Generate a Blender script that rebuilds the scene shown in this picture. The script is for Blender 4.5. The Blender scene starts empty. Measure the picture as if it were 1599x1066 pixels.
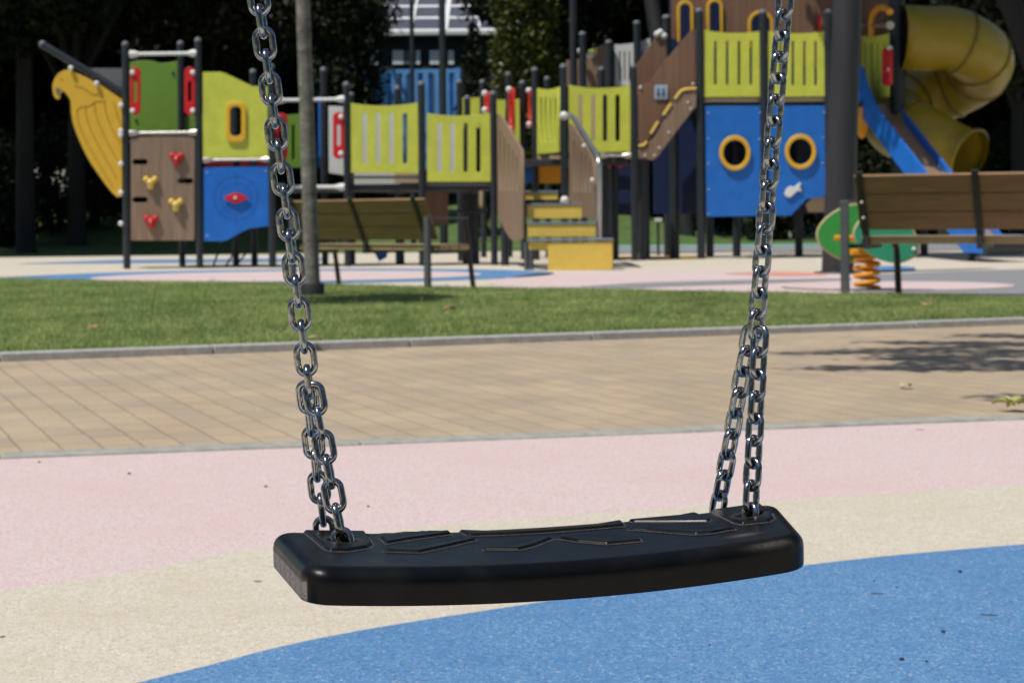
import bpy, bmesh, math, random
import numpy as np
from mathutils import Vector, Matrix
random.seed(7); np.random.seed(7)
S = bpy.context.scene
COL = S.collection
R = math.radians

# ------------------------------------------------------------------ camera geometry
F = 2800.0; CX = 799.5; Y0 = 339.0; H = 0.65
RHO = R(0.5); cr, sr = math.cos(RHO), math.sin(RHO)
def ray(px, py):
    a = (px-CX)/F; b = (Y0-py)/F
    return Vector((a*cr+b*sr, 1.0, -a*sr+b*cr))
def W(px, py, Y):                       # world point seen at photo pixel, at distance Y
    return Vector((0, 0, H)) + ray(px, py)*Y
def G(px, py, z=0.0):                   # ground point seen at photo pixel
    d = ray(px, py); return Vector((0, 0, H)) + d*((z-H)/d.z)
def proj(p):
    z = p[2]-H; u = p[0]*cr-z*sr; v = p[0]*sr+z*cr
    return CX+F*u/p[1], Y0-F*v/p[1]
def XY(px, Y):
    return Vector(((px-CX)/F*Y, Y, 0))

# ------------------------------------------------------------------ materials
MATS = {}
def mat(name, col, rough=.5, metal=0.0, vary=.12, scale=30.0, bump=0.0, bscale=200.0, spec=.5, coords='Object', col2=None, stretch=None, thr=None):
    if name in MATS: return MATS[name]
    m = bpy.data.materials.new(name); m.use_nodes = True
    nt = m.node_tree; N = nt.nodes; L = nt.links
    b = N['Principled BSDF']
    b.inputs['Roughness'].default_value = rough; b.inputs['Metallic'].default_value = metal
    b.inputs['Specular IOR Level'].default_value = spec
    tc = N.new('ShaderNodeTexCoord')
    mp = N.new('ShaderNodeMapping'); L.new(tc.outputs[coords], mp.inputs['Vector'])
    if stretch: mp.inputs['Scale'].default_value = stretch
    nz = N.new('ShaderNodeTexNoise'); nz.inputs['Scale'].default_value = scale; nz.inputs['Detail'].default_value = 6
    nz.inputs['Roughness'].default_value = .65
    L.new(mp.outputs[0], nz.inputs['Vector'])
    rp = N.new('ShaderNodeValToRGB')
    lo, hi = (.3, .7) if thr is None else thr
    rp.color_ramp.elements[0].position = lo; rp.color_ramp.elements[1].position = hi
    c = Vector(col)
    if col2 is None:
        c1 = c*(1-vary); c2 = c*(1+vary)
    else:
        c1 = c; c2 = Vector(col2)
    rp.color_ramp.elements[0].color = (*c1, 1); rp.color_ramp.elements[1].color = (*[min(1, x) for x in c2], 1)
    L.new(nz.outputs['Fac'], rp.inputs[0]); L.new(rp.outputs[0], b.inputs['Base Color'])
    # worn roughness
    r2 = N.new('ShaderNodeMapRange'); r2.inputs[3].default_value = max(0.03, rough*.8); r2.inputs[4].default_value = min(1, rough*1.2)
    L.new(nz.outputs['Fac'], r2.inputs[0]); L.new(r2.outputs[0], b.inputs['Roughness'])
    if bump:
        n2 = N.new('ShaderNodeTexNoise'); n2.inputs['Scale'].default_value = bscale; n2.inputs['Detail'].default_value = 3
        L.new(tc.outputs[coords], n2.inputs['Vector'])
        bp = N.new('ShaderNodeBump'); bp.inputs['Strength'].default_value = bump; bp.inputs['Distance'].default_value = .003
        L.new(n2.outputs['Fac'], bp.inputs['Height']); L.new(bp.outputs[0], b.inputs['Normal'])
    MATS[name] = m
    return m

def epdm(name, c_dark, c_mid, c_light, stain, stain_amt=.5, crumb=None):
    """poured rubber crumb: fine granules, broad wear and stains"""
    m = bpy.data.materials.new(name); m.use_nodes = True
    nt = m.node_tree; N = nt.nodes; L = nt.links; b = N['Principled BSDF']
    b.inputs['Roughness'].default_value = .9; b.inputs['Specular IOR Level'].default_value = .25
    tc = N.new('ShaderNodeTexCoord')
    vo = N.new('ShaderNodeTexVoronoi'); vo.inputs['Scale'].default_value = 270
    L.new(tc.outputs['Object'], vo.inputs['Vector'])
    sp = N.new('ShaderNodeSeparateColor'); L.new(vo.outputs['Color'], sp.inputs[0])
    rp = N.new('ShaderNodeValToRGB'); e = rp.color_ramp.elements
    e[0].position = 0; e[0].color = (*c_dark, 1); e[1].position = 1; e[1].color = (*c_light, 1)
    x = e.new(.28); x.color = (*c_mid, 1); x = e.new(.8); x.color = (*c_mid, 1)
    L.new(sp.outputs[0], rp.inputs[0])
    last = rp.outputs[0]
    if crumb:
        gt = N.new('ShaderNodeMath'); gt.operation = 'GREATER_THAN'; gt.inputs[1].default_value = .992
        L.new(sp.outputs[1], gt.inputs[0])
        mx = N.new('ShaderNodeMix'); mx.data_type = 'RGBA'; L.new(gt.outputs[0], mx.inputs['Factor'])
        L.new(last, mx.inputs['A']); mx.inputs['B'].default_value = (*crumb, 1); last = mx.outputs['Result']
    for sc, det, lo, hi, amt in ((1.3, 6, .48, .74, stain_amt), (6, 9, .52, .78, stain_amt), (38, 5, .5, .72, stain_amt*.8), (130, 3, .48, .66, stain_amt*1.1)):
        nz = N.new('ShaderNodeTexNoise'); nz.inputs['Scale'].default_value = sc; nz.inputs['Detail'].default_value = det
        nz.inputs['Roughness'].default_value = .65
        L.new(tc.outputs['Object'], nz.inputs['Vector'])
        mr = N.new('ShaderNodeMapRange'); mr.inputs[1].default_value = lo; mr.inputs[2].default_value = hi
        mr.inputs[3].default_value = 0; mr.inputs[4].default_value = amt
        L.new(nz.outputs['Fac'], mr.inputs[0])
        mx = N.new('ShaderNodeMix'); mx.data_type = 'RGBA'; L.new(mr.outputs[0], mx.inputs['Factor'])
        L.new(last, mx.inputs['A']); mx.inputs['B'].default_value = (*stain, 1); last = mx.outputs['Result']
    L.new(last, b.inputs['Base Color'])
    bp = N.new('ShaderNodeBump'); bp.inputs['Strength'].default_value = .5; bp.inputs['Distance'].default_value = .002
    L.new(vo.outputs['Distance'], bp.inputs['Height']); L.new(bp.outputs[0], b.inputs['Normal'])
    return m

def island_mat(name, cols, rough=.55, transl=.25, spec=.3):
    """foliage: every leaf its own tint"""
    m = bpy.data.materials.new(name); m.use_nodes = True
    nt = m.node_tree; N = nt.nodes; L = nt.links; b = N['Principled BSDF']; out = N['Material Output']
    g = N.new('ShaderNodeNewGeometry'); rp = N.new('ShaderNodeValToRGB'); e = rp.color_ramp.elements
    for i, c in enumerate(cols):
        p = i/(len(cols)-1)
        el = e[0] if i == 0 else (e[1] if i == len(cols)-1 else e.new(p))
        el.position = p; el.color = (*c, 1)
    L.new(g.outputs['Random Per Island'], rp.inputs[0]); L.new(rp.outputs[0], b.inputs['Base Color'])
    b.inputs['Roughness'].default_value = rough; b.inputs['Specular IOR Level'].default_value = spec
    t = N.new('ShaderNodeBsdfTranslucent'); L.new(rp.outputs[0], t.inputs['Color'])
    mx = N.new('ShaderNodeMixShader'); mx.inputs[0].default_value = transl
    L.new(b.outputs[0], mx.inputs[1]); L.new(t.outputs[0], mx.inputs[2]); L.new(mx.outputs[0], out.inputs[0])
    MATS[name] = m
    return m

M_lime = mat('lime_plastic', (.60, .63, .075), .5, vary=.11, scale=4, bump=.06, bscale=300)
M_green = mat('green_plastic', (.16, .30, .035), .5, vary=.07, scale=6)
M_blue = mat('blue_plastic', (.012, .15, .56), .45, vary=.12, scale=5, bump=.05)
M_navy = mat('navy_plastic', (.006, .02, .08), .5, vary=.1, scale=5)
M_yellow = mat('yellow_plastic', (.74, .43, .035), .5, vary=.06, scale=7, bump=.05)
M_stepyellow = mat('pale_yellow_plastic', (.78, .54, .10), .5, vary=.07, scale=7, bump=.05)
M_engrave = mat('blue_engraving', (.010, .105, .40), .5)
M_ygroove = mat('yellow_groove', (.50, .27, .02), .6, vary=.1)
M_orange = mat('orange_paint', (.80, .33, .012), .4, vary=.06)
M_amber = mat('amber_plastic', (.78, .44, .025), .45, vary=.06, scale=7)
M_red = mat('red_plastic', (.62, .014, .018), .4, vary=.07)
M_white = mat('white_plastic', (.74, .74, .72), .5, vary=.05, scale=5)
M_cap = mat('white_cap', (.78, .78, .75), .4, vary=.05)
M_post = mat('dark_coated_post', (.020, .025, .032), .42, vary=.2, scale=8)
M_mast = mat('dark_mast', (.030, .029, .033), .55, vary=.2, scale=3, stretch=(1, 1, .2))
M_steel = mat('steel_rail', (.58, .55, .51), .38, metal=1.0, vary=.12, scale=20)
M_greymetal = mat('grey_bench_metal', (.095, .10, .105), .5, vary=.15, scale=20)
M_darkmetal = mat('dark_bench_metal', (.035, .033, .032), .5, vary=.2, scale=20)
M_brown = mat('brown_wood_panel', (.20, .125, .078), .6, col2=(.31, .215, .145), scale=3.2, stretch=(9, 9, .35), bump=.05)
M_brown2 = mat('reddish_wood_panel', (.17, .085, .048), .6, col2=(.25, .14, .085), scale=2.6, stretch=(9, 9, .35))
M_bench_lit = mat('sunlit_board', (.40, .27, .13), .6, col2=(.58, .42, .225), scale=3, stretch=(1, 8, 8), bump=.08)  # lighter copy of the bench wood, painting in the sunlight on the seat
M_bench_shade = mat('shaded_board', (.215, .118, .052), .6, col2=(.33, .195, .092), scale=3, stretch=(1, 8, 8), bump=.08)  # darker copy of the same wood, painting in the shade on the backrest
M_tan = mat('tan_deck', (.55, .42, .26), .7, vary=.12)
M_deck = mat('dark_deck', (.03, .03, .032), .7, vary=.2)
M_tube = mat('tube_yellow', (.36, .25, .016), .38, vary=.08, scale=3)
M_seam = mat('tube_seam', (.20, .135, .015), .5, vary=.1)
M_greypanel = mat('grey_panel', (.14, .15, .165), .5, vary=.1)
M_tread = mat('step_tread', (.20, .24, .30), .7, vary=.1)
M_signblue = mat('sign_blue', (.40, .50, .60), .4, vary=.05)
M_signdark = mat('sign_dark', (.06, .10, .17), .4, vary=.05)
M_rock_g = mat('rocker_green', (.05, .36, .075), .45, vary=.08, scale=8)
M_rock_t = mat('rocker_turquoise', (.04, .36, .20), .45, vary=.08, scale=8)
M_edge = mat('plywood_edge', (.62, .44, .24), .7, vary=.12)
M_concrete = mat('kerb_concrete', (.40, .40, .39), .85, vary=.22, scale=25, bump=.3, bscale=300)
M_kerblow = mat('edging_concrete', (.33, .335, .30), .9, vary=.25, scale=20, bump=.3, bscale=300)
M_bark = mat('young_bark', (.085, .075, .064), .85, vary=.0, col2=(.31, .285, .25), scale=6, stretch=(1.3, 1.3, 2.6), bump=.9, bscale=35)
M_darkbark = mat('dark_bark', (.016, .014, .012), .9, vary=.3, scale=6, bump=.5, bscale=30)
M_black = mat('black_rubber_guard', (.012, .012, .012), .7, vary=.2)
M_contblue = mat('container_blue', (.12, .35, .74), .5, vary=.14, scale=2.5)
M_wall = mat('dark_wall', (.022, .023, .026), .8, vary=.2)
M_solar = mat('solar_cell', (.075, .082, .105), .5, vary=.1, scale=1.5)
M_rail = mat('solar_rail', (.74, .75, .76), .5, vary=.08)
M_glass = mat('window_pane', (.80, .86, .92), .35, vary=.12, scale=1.2)
M_car = mat('car_paint', (.02, .022, .026), .25, vary=.1)
M_tail = mat('tail_light', (.5, .01, .01), .3, vary=.1)

# ------------------------------------------------------------------ object helpers
def tag(o, label, cat, group=None, kind=None):
    if kind: o['kind'] = kind
    if label: o['label'] = label
    if cat: o['category'] = cat
    if group: o['group'] = group
    return o
def empty(name, loc, label, cat, group=None):
    o = bpy.data.objects.new(name, None); COL.objects.link(o); o.location = loc
    o.empty_display_size = .1
    return tag(o, label, cat, group)
def wloc(o):
    l = Vector(o.location); p = o.parent
    while p: l += Vector(p.location); p = p.parent
    return l
def link(name, me, parent=None, loc=(0, 0, 0), label=None):
    """link a mesh whose vertices are relative to world point loc"""
    o = bpy.data.objects.new(name, me); COL.objects.link(o)
    l = Vector(loc)
    if parent:
        o.parent = parent; l = l - wloc(parent)
    o.location = l
    if label: o['label'] = label
    return o

class MB:
    def __init__(s): s.v = []; s.f = []; s.m = []; s.sm = []
    def add(s, vs, fs, mi=0, smooth=False):
        b = len(s.v); s.v += [tuple(x) for x in vs]
        for f in fs: s.f.append([i+b for i in f]); s.m.append(mi); s.sm.append(smooth)
    def box(s, c, size, rot=None, mi=0, bev=0.0):
        c = Vector(c); hx, hy, hz = (x/2 for x in size)
        bm = bmesh.new(); bmesh.ops.create_cube(bm, size=1)
        for v in bm.verts: v.co = Vector((v.co.x*2*hx, v.co.y*2*hy, v.co.z*2*hz))
        if bev: bmesh.ops.bevel(bm, geom=bm.edges[:], offset=bev, segments=2, affect='EDGES', profile=.5)
        bm.verts.index_update()
        vs = [(c+(rot @ v.co if rot else v.co)) for v in bm.verts]
        s.add(vs, [[v.index for v in f.verts] for f in bm.faces], mi); bm.free()
    def tube(s, path, r, n=12, cap=True, mi=0, closed=False, smooth=True):
        P = [Vector(p) for p in path]; k = len(P)
        rs = r if isinstance(r, (list, tuple)) else [r]*k
        T = []
        for i in range(k):
            a = P[(i-1) % k] if (closed or i > 0) else P[0]
            b = P[(i+1) % k] if (closed or i < k-1) else P[-1]
            T.append((b-a).normalized())
        up = Vector((0, 0, 1)) if abs(T[0].z) < .9 else Vector((1, 0, 0))
        nrm = (up - T[0]*up.dot(T[0])).normalized()
        vs = []
        for i in range(k):
            nrm = (nrm - T[i]*nrm.dot(T[i])).normalized(); bn = T[i].cross(nrm)
            for j in range(n):
                a = 2*math.pi*j/n
                vs.append(P[i]+(nrm*math.cos(a)+bn*math.sin(a))*rs[i])
        fs = []
        for i in range(k if closed else k-1):
            i2 = (i+1) % k
            for j in range(n):
                fs.append([i*n+j, i*n+(j+1) % n, i2*n+(j+1) % n, i2*n+j])
        s.add(vs, fs, mi, smooth)
        if cap and not closed:
            s.add(vs[:n], [list(range(n))[::-1]], mi); s.add(vs[-n:], [list(range(n))], mi)
    def lathe(s, c, prof, n=16, mi=0):                # prof: (r,z) pairs, vertical axis
        c = Vector(c); vs = []; fs = []
        for r, z in prof:
            for j in range(n):
                a = 2*math.pi*j/n; vs.append(c+Vector((r*math.cos(a), r*math.sin(a), z)))
        for i in range(len(prof)-1):
            for j in range(n): fs.append([i*n+j, i*n+(j+1) % n, (i+1)*n+(j+1) % n, (i+1)*n+j])
        s.add(vs, fs, mi, True)
        s.add(vs[-n:], [list(range(n))], mi)
    def ball(s, c, r, mi=0, sc=(1, 1, 1)):
        prof = [(max(1e-4, r*math.sin(t)), -r*math.cos(t)) for t in [math.pi*i/8 for i in range(9)]]
        b = len(s.v); s.lathe((0, 0, 0), prof, 12, mi)
        for i in range(b, len(s.v)):
            v = s.v[i]; s.v[i] = (c[0]+v[0]*sc[0], c[1]+v[1]*sc[1], c[2]+v[2]*sc[2])
    def build(s, name, mats, parent=None, loc=(0, 0, 0), label=None):
        me = bpy.data.meshes.new(name); L = Vector(loc)
        me.from_pydata([tuple(Vector(v)-L) for v in s.v], [], s.f)
        for m in (mats if isinstance(mats, (list, tuple)) else [mats]): me.materials.append(m)
        me.polygons.foreach_set('material_index', s.m); me.polygons.foreach_set('use_smooth', s.sm)
        me.update()
        return link(name, me, parent, loc, label)

def npmesh(name, V, FA, mats, k):
    me = bpy.data.meshes.new(name); nv = len(V); nf = len(FA)
    me.vertices.add(nv); me.vertices.foreach_set('co', np.ascontiguousarray(V, dtype=np.float32).ravel())
    me.loops.add(nf*k); me.loops.foreach_set('vertex_index', np.ascontiguousarray(FA, dtype=np.int32).ravel())
    me.polygons.add(nf); me.polygons.foreach_set('loop_start', np.arange(0, nf*k, k, dtype=np.int32))
    for m in (mats if isinstance(mats, (list, tuple)) else [mats]): me.materials.append(m)
    me.update(calc_edges=True); me.validate()
    return me

# flat plate cut from an outline seen in the photo, standing on a vertical plane in the place
class VPlane:
    def __init__(s, pA, pB):          # two (px, Y)
        s.A = XY(*pA); B = XY(*pB); s.e = (B-s.A).normalized()
        s.n = Vector((s.e.y, -s.e.x, 0))           # towards the camera side
    def hit(s, px, py):
        d = ray(px, py); o = Vector((0, 0, H))
        t = (s.A-o).dot(s.n)/d.dot(s.n); return o+d*t
    def loc(s, px, py):
        p = s.hit(px, py); return ((p-s.A).dot(s.e), p.z)
def FP(Y): return VPlane((0, Y), (1000, Y))        # plane square to the view
def smoothpts(pts, n=6, closed=True):
    out = []; k = len(pts)
    rng = range(k) if closed else range(k-1)
    for i in rng:
        if closed: a, b, c, d = pts[(i-1) % k], pts[i], pts[(i+1) % k], pts[(i+2) % k]
        else: a, b, c, d = pts[max(0, i-1)], pts[i], pts[i+1], pts[min(k-1, i+2)]
        for j in range(n):
            t = j/n
            out.append(tuple(.5*((2*b[q])+(-a[q]+c[q])*t+(2*a[q]-5*b[q]+4*c[q]-d[q])*t*t+(-a[q]+3*b[q]-3*c[q]+d[q])*t**3) for q in range(len(b))))
    if not closed: out.append(tuple(pts[-1]))
    return out
def rrect(x0, y0, x1, y1, r, n=5):
    o = []
    for cx, cy, a0 in ((x1-r, y0+r, -90), (x1-r, y1-r, 0), (x0+r, y1-r, 90), (x0+r, y0+r, 180)):
        for i in range(n+1):
            a = R(a0+90*i/n); o.append((cx+r*math.cos(a), cy+r*math.sin(a)))
    return o
def circ(x, y, r, n=28, ry=None):
    ry = ry or r
    return [(x+r*math.cos(2*math.pi*i/n), y+ry*math.sin(2*math.pi*i/n)) for i in range(n)]
def plate_mesh(name, rings, thick, bev, m):
    cu = bpy.data.curves.new('c', 'CURVE'); cu.dimensions = '2D'; cu.fill_mode = 'BOTH'
    cu.extrude = thick/2-bev; cu.bevel_depth = bev; cu.bevel_resolution = 1; cu.offset = -bev
    for ring in rings:
        sp = cu.splines.new('POLY'); sp.points.add(len(ring)-1); sp.use_cyclic_u = True
        for p, q in zip(sp.points, ring): p.co = (q[0], q[1], 0, 1)
    o = bpy.data.objects.new('c', cu)
    me = bpy.data.meshes.new_from_object(o); bpy.data.objects.remove(o); bpy.data.curves.remove(cu)
    me.name = name; me.materials.clear(); me.materials.append(m)
    return me
def plate(name, pl, outer, m, parent=None, holes=(), thick=.025, bev=.004, off=0.0, label=None):
    """off: metres the plate is pushed towards the camera from the plane"""
    rings = [[pl.loc(*p) for p in outer]]+[[pl.loc(*p) for p in h] for h in holes]
    cx = sum(p[0] for p in rings[0])/len(rings[0]); cz = sum(p[1] for p in rings[0])/len(rings[0])
    rings = [[(p[0]-cx, p[1]-cz) for p in r] for r in rings]
    me = plate_mesh(name, rings, thick, bev, m)
    M = Matrix((pl.e, Vector((0, 0, 1)), pl.n)).transposed()
    me.transform(M.to_4x4())
    loc = pl.A+pl.e*cx+Vector((0, 0, cz))+pl.n*off
    return link(name, me, parent, loc, label)
def post(parent, px, ptop, Y, r=.046, base=0.0, pxtop=None, name='post', cap=True, m=None, label=None):
    X = (px-CX)/F*Y
    zt = W(px, ptop, Y).z
    b = MB(); b.tube([(X, Y, base), (X, Y, zt)], r, 16)
    o = b.build(name, m or M_post, parent, (X, Y, base), label)
    if cap:
        c = MB(); c.lathe((X, Y, zt), [(r*1.04, -.02), (r*1.04, .008), (r*.75, .028), (r*.3, .038)], 14)
        c.build('post_cap', M_greypanel, o, (X, Y, zt))
    return o
def bolts(parent, pts, pl, m=None, r=.028, off=.03, name='bolt_cap'):
    for p in pts:
        c = pl.hit(*p)+pl.n*off; b = MB(); b.ball(c, r, sc=(1, .8, 1)); b.build(name, m or M_cap, parent, c)
def rail(parent, name, pts, r, m, flanges=True, n=12):
    b = MB(); b.tube(pts, r, n)
    if flanges:
        for p, q in ((pts[0], pts[1]), (pts[-1], pts[-2])):
            d = (Vector(q)-Vector(p)).normalized()
            b.tube([Vector(p)-d*.01, Vector(p)+d*.05, Vector(p)+d*.12], [r*2.1, r*2.0, r], n)
    return b.build(name, m, parent, pts[0])
def slotted(name, pl, x0, x1, yt0, yt1, dip, yb0, yb1, slots, s0, s1, parent, m=None, w=3.4, off=0, label=None):
    n = 10; top = []
    for i in range(n+1):
        t = i/n; top.append((x0+(x1-x0)*t, yt0+(yt1-yt0)*t+dip*(1-(2*t-1)**2)))
    outer = top+[(x1, yb1), (x0, yb0)]
    holes = [rrect(s-w, s0, s+w, s1, w*.95, 3) for s in slots]
    return plate(name, pl, outer, m or M_lime, parent, holes, .022, .003, off, label)
K = F/2500.0

# ------------------------------------------------------------------ world, sun, camera
SUN = Vector((-.8*math.cos(R(64)), -.6*math.cos(R(64)), math.sin(R(64)))).normalized()
w = bpy.data.worlds.new('World'); S.world = w; w.use_nodes = True
nt = w.node_tree; bg = nt.nodes['Background']
sky = nt.nodes.new('ShaderNodeTexSky'); sky.sky_type = 'NISHITA'; sky.sun_disc = False
sky.sun_elevation = R(64); sky.sun_rotation = math.atan2(SUN.x, SUN.y); sky.air_density = 1.0; sky.dust_density = .6
nt.links.new(sky.outputs[0], bg.inputs['Color']); bg.inputs['Strength'].default_value = .074
ld = bpy.data.lights.new('sun', 'SUN'); ld.energy = 4.15; ld.angle = R(.53); ld.color = (1, .95, .87)
lo = bpy.data.objects.new('sun', ld); COL.objects.link(lo); lo.rotation_euler = (-SUN).to_track_quat('-Z', 'Y').to_euler()
cd = bpy.data.cameras.new('camera'); cam = bpy.data.objects.new('camera', cd); COL.objects.link(cam); S.camera = cam
cd.sensor_width = 36; cd.lens = F/1599*36; cd.clip_start = .05; cd.clip_end = 2000
cd.shift_y = -(533-Y0)/1599.0
cam.matrix_world = Matrix(((cr, sr, 0, 0), (0, 0, -1, 0), (-sr, cr, 0, H), (0, 0, 0, 1)))
cd.dof.use_dof = True; cd.dof.focus_distance = 1.455; cd.dof.aperture_fstop = 19.0
S.view_settings.view_transform = 'Standard'; S.view_settings.look = 'None'; S.view_settings.exposure = 0.0; S.view_settings.gamma = 1.0

# ------------------------------------------------------------------ ground
def sheet(name, pts, z, m, kind='structure'):
    bm = bmesh.new(); vs = [bm.verts.new((p[0], p[1], z)) for p in pts]
    bm.edges.ensure_lookup_table()
    es = [bm.edges.new((vs[i], vs[(i+1) % len(vs)])) for i in range(len(vs))]
    bmesh.ops.triangle_fill(bm, use_beauty=True, use_dissolve=False, edges=es, normal=(0, 0, 1))
    for f in bm.faces:
        if f.normal.z < 0: f.normal_flip()
    me = bpy.data.meshes.new(name); bm.to_mesh(me); bm.free(); me.materials.append(m)
    o = link(name, me); o['kind'] = kind; return o
def extend(pts, d):
    a = Vector(pts[0][:2]); b = Vector(pts[1][:2]); y = Vector(pts[-1][:2]); x = Vector(pts[-2][:2])
    return [a+(a-b).normalized()*d]+[Vector(p[:2]) for p in pts]+[y+(y-x).normalized()*d]

# earth with a low grassy bank behind
M_farground = mat('far_grass', (.05, .095, .018), .9, col2=(.10, .17, .04), scale=3.5, coords='Object', bump=.4, bscale=40)
def bank(x, y):
    def ss(a, b, t): t = min(1, max(0, (t-a)/(b-a))); return t*t*(3-2*t)
    return 1.35*ss(39, 50, y)*(1-ss(1.5, 6, x))+.35*ss(48, 62, y)*ss(1.5, 6, x)
xs = [-400, -150, -60, -40]+[-30+1.5*i for i in range(41)]+[40, 60, 150, 400]
ys = [-60, -10, 0, 20, 34]+[36+1.2*i for i in range(24)]+[80, 150, 600]
vs = [(x, y, -.02+bank(x, y)) for y in ys for x in xs]; nx = len(xs)
fs = [[j*nx+i, j*nx+i+1, (j+1)*nx+i+1, (j+1)*nx+i] for j in range(len(ys)-1) for i in range(nx-1)]
g = MB(); g.add(vs, fs, 0, True); o = g.build('ground', M_farground); o['kind'] = 'structure'

kA, kB = G(0, 565), G(1599, 507)          # near face of the lawn kerb
eA, eB = G(0, 713), G(1599, 652)          # edging between pavers and rubber
def longline(a, b, d=18):
    u = (b-a); u.z = 0; u.normalize(); return a-u*d, b+u*d, u
k0, k1, ku = longline(kA, kB); e0, e1, eu = longline(eA, eB, 12)
kn = Vector((-ku.y, ku.x, 0)); en = Vector((-eu.y, eu.x, 0))

# paver path
mp = bpy.data.materials.new('path_pavers'); mp.use_nodes = True
nt = mp.node_tree; N = nt.nodes; L = nt.links; b = N['Principled BSDF']; b.inputs['Roughness'].default_value = .85
b.inputs['Specular IOR Level'].default_value = .25
tc = N.new('ShaderNodeTexCoord'); mpn = N.new('ShaderNodeMapping'); L.new(tc.outputs['Object'], mpn.inputs[0])
mpn.inputs['Rotation'].default_value = (0, 0, -(math.atan2(ku.y, ku.x))+math.pi/2)
nw = N.new('ShaderNodeTexNoise'); nw.inputs['Scale'].default_value = 9; nw.inputs['Detail'].default_value = 3; L.new(tc.outputs['Object'], nw.inputs['Vector'])
vm = N.new('ShaderNodeVectorMath'); vm.operation = 'MULTIPLY_ADD'; vm.inputs[1].default_value = (.012, .012, 0); L.new(nw.outputs['Color'], vm.inputs[0]); L.new(mpn.outputs[0], vm.inputs[2])
br = N.new('ShaderNodeTexBrick'); L.new(vm.outputs[0], br.inputs['Vector'])
br.inputs['Scale'].default_value = 1.0; br.inputs['Brick Width'].default_value = .21; br.inputs['Row Height'].default_value = .112
br.inputs['Mortar Size'].default_value = .0042; br.inputs['Mortar Smooth'].default_value = .3; br.inputs['Bias'].default_value = 0
br.inputs['Color1'].default_value = (.455, .357, .242, 1); br.inputs['Color2'].default_value = (.395, .32, .238, 1); br.inputs['Mortar'].default_value = (.29, .235, .175, 1)
nz = N.new('ShaderNodeTexNoise'); nz.inputs['Scale'].default_value = 2.3; nz.inputs['Detail'].default_value = 9; L.new(tc.outputs['Object'], nz.inputs['Vector'])
n3 = N.new('ShaderNodeTexNoise'); n3.inputs['Scale'].default_value = 120; n3.inputs['Detail'].default_value = 4; L.new(tc.outputs['Object'], n3.inputs['Vector'])
mm = N.new('ShaderNodeMapRange'); mm.inputs[1].default_value = .3; mm.inputs[2].default_value = .7; mm.inputs[3].default_value = .88; mm.inputs[4].default_value = 1.1; L.new(nz.outputs['Fac'], mm.inputs[0])
m3 = N.new('ShaderNodeMapRange'); m3.inputs[1].default_value = .3; m3.inputs[2].default_value = .7; m3.inputs[3].default_value = .85; m3.inputs[4].default_value = 1.12; L.new(n3.outputs['Fac'], m3.inputs[0])
ml = N.new('ShaderNodeMath'); ml.operation = 'MULTIPLY'; L.new(mm.outputs[0], ml.inputs[0]); L.new(m3.outputs[0], ml.inputs[1])
mx = N.new('ShaderNodeMix'); mx.data_type = 'RGBA'; mx.blend_type = 'MULTIPLY'; mx.inputs['Factor'].default_value = 1
L.new(br.outputs['Color'], mx.inputs['A']); L.new(ml.outputs[0], mx.inputs['B']); L.new(mx.outputs['Result'], b.inputs['Base Color'])
bp = N.new('ShaderNodeBump'); bp.inputs['Strength'].default_value = .5; bp.inputs['Distance'].default_value = .004; bp.invert = True
L.new(br.outputs['Fac'], bp.inputs['Height']); L.new(bp.outputs[0], b.inputs['Normal'])
sheet('path', [e0, e1, k1+kn*.03, k0+kn*.03], 0.0, mp)
# concrete edging, flush, and the raised lawn kerb, both in one-metre stones
def stones(name, a, u, n, length, w_, z0, z1, m, seed):
    rnd = random.Random(seed); b = MB(); L_ = 1.0; k = int(length/L_)
    ang = Matrix.Rotation(math.atan2(u.y, u.x), 3, 'Z')
    for i in range(k):
        c = a+u*(i+.5)*L_+n*w_/2; c.z = (z0+z1)/2
        c += n*rnd.uniform(-.004, .004)+Vector((0, 0, rnd.uniform(-.003, .003)))
        b.box(c, (L_-.006, w_, z1-z0), ang, 0, .006)
    o = b.build(name, m); o['kind'] = 'structure'; return o
stones('path_edging', e0-en*.05, eu, en, (e1-e0).length, .095, -.08, .008, M_kerblow, 1)
stones('lawn_kerb', k0, ku, kn, (k1-k0).length, .10, -.08, .038, M_concrete, 2)

# poured rubber near the swing
M_pink = epdm('rubber_pink', (.44, .33, .32), (.625, .52, .515), (.72, .65, .645), (.60, .41, .39), .5)
M_beige = epdm('rubber_beige', (.44, .38, .29), (.61, .555, .47), (.72, .68, .60), (.47, .41, .29), .42)
M_rblue = epdm('rubber_blue', (.045, .13, .30), (.115, .255, .455), (.25, .41, .60), (.055, .165, .365), .55, crumb=(.5, .42, .38))
M_rgrey = epdm('rubber_grey', (.16, .16, .17), (.26, .265, .275), (.36, .36, .37), (.20, .20, .22), .4)
M_rsalmon = epdm('rubber_salmon', (.5, .17, .12), (.68, .30, .22), (.75, .42, .34), (.6, .3, .25), .3)
M_rturq = epdm('rubber_turquoise', (.10, .38, .34), (.17, .50, .45), (.25, .6, .55), (.15, .42, .38), .4)
sheet('rubber_surface_pink', [(-14, -6), (14, -6), e1-en*.046, e0-en*.046], 0.0, M_pink)
def boundary(px, d=9, z=0.0):
    p = smoothpts([tuple(G(q[0], q[1], z)) for q in px], 6, False); return extend(p, d)
b1 = boundary([(-150, 935), (0, 921), (200, 893), (430, 850), (660, 822), (900, 803), (1230, 780), (1400, 769), (1599, 757), (1750, 749)], 7, .004)
sheet('rubber_surface_beige', [(-12, -5.5), (12, -5.5)]+[tuple(p) for p in b1[::-1]], .004, M_beige)
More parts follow.
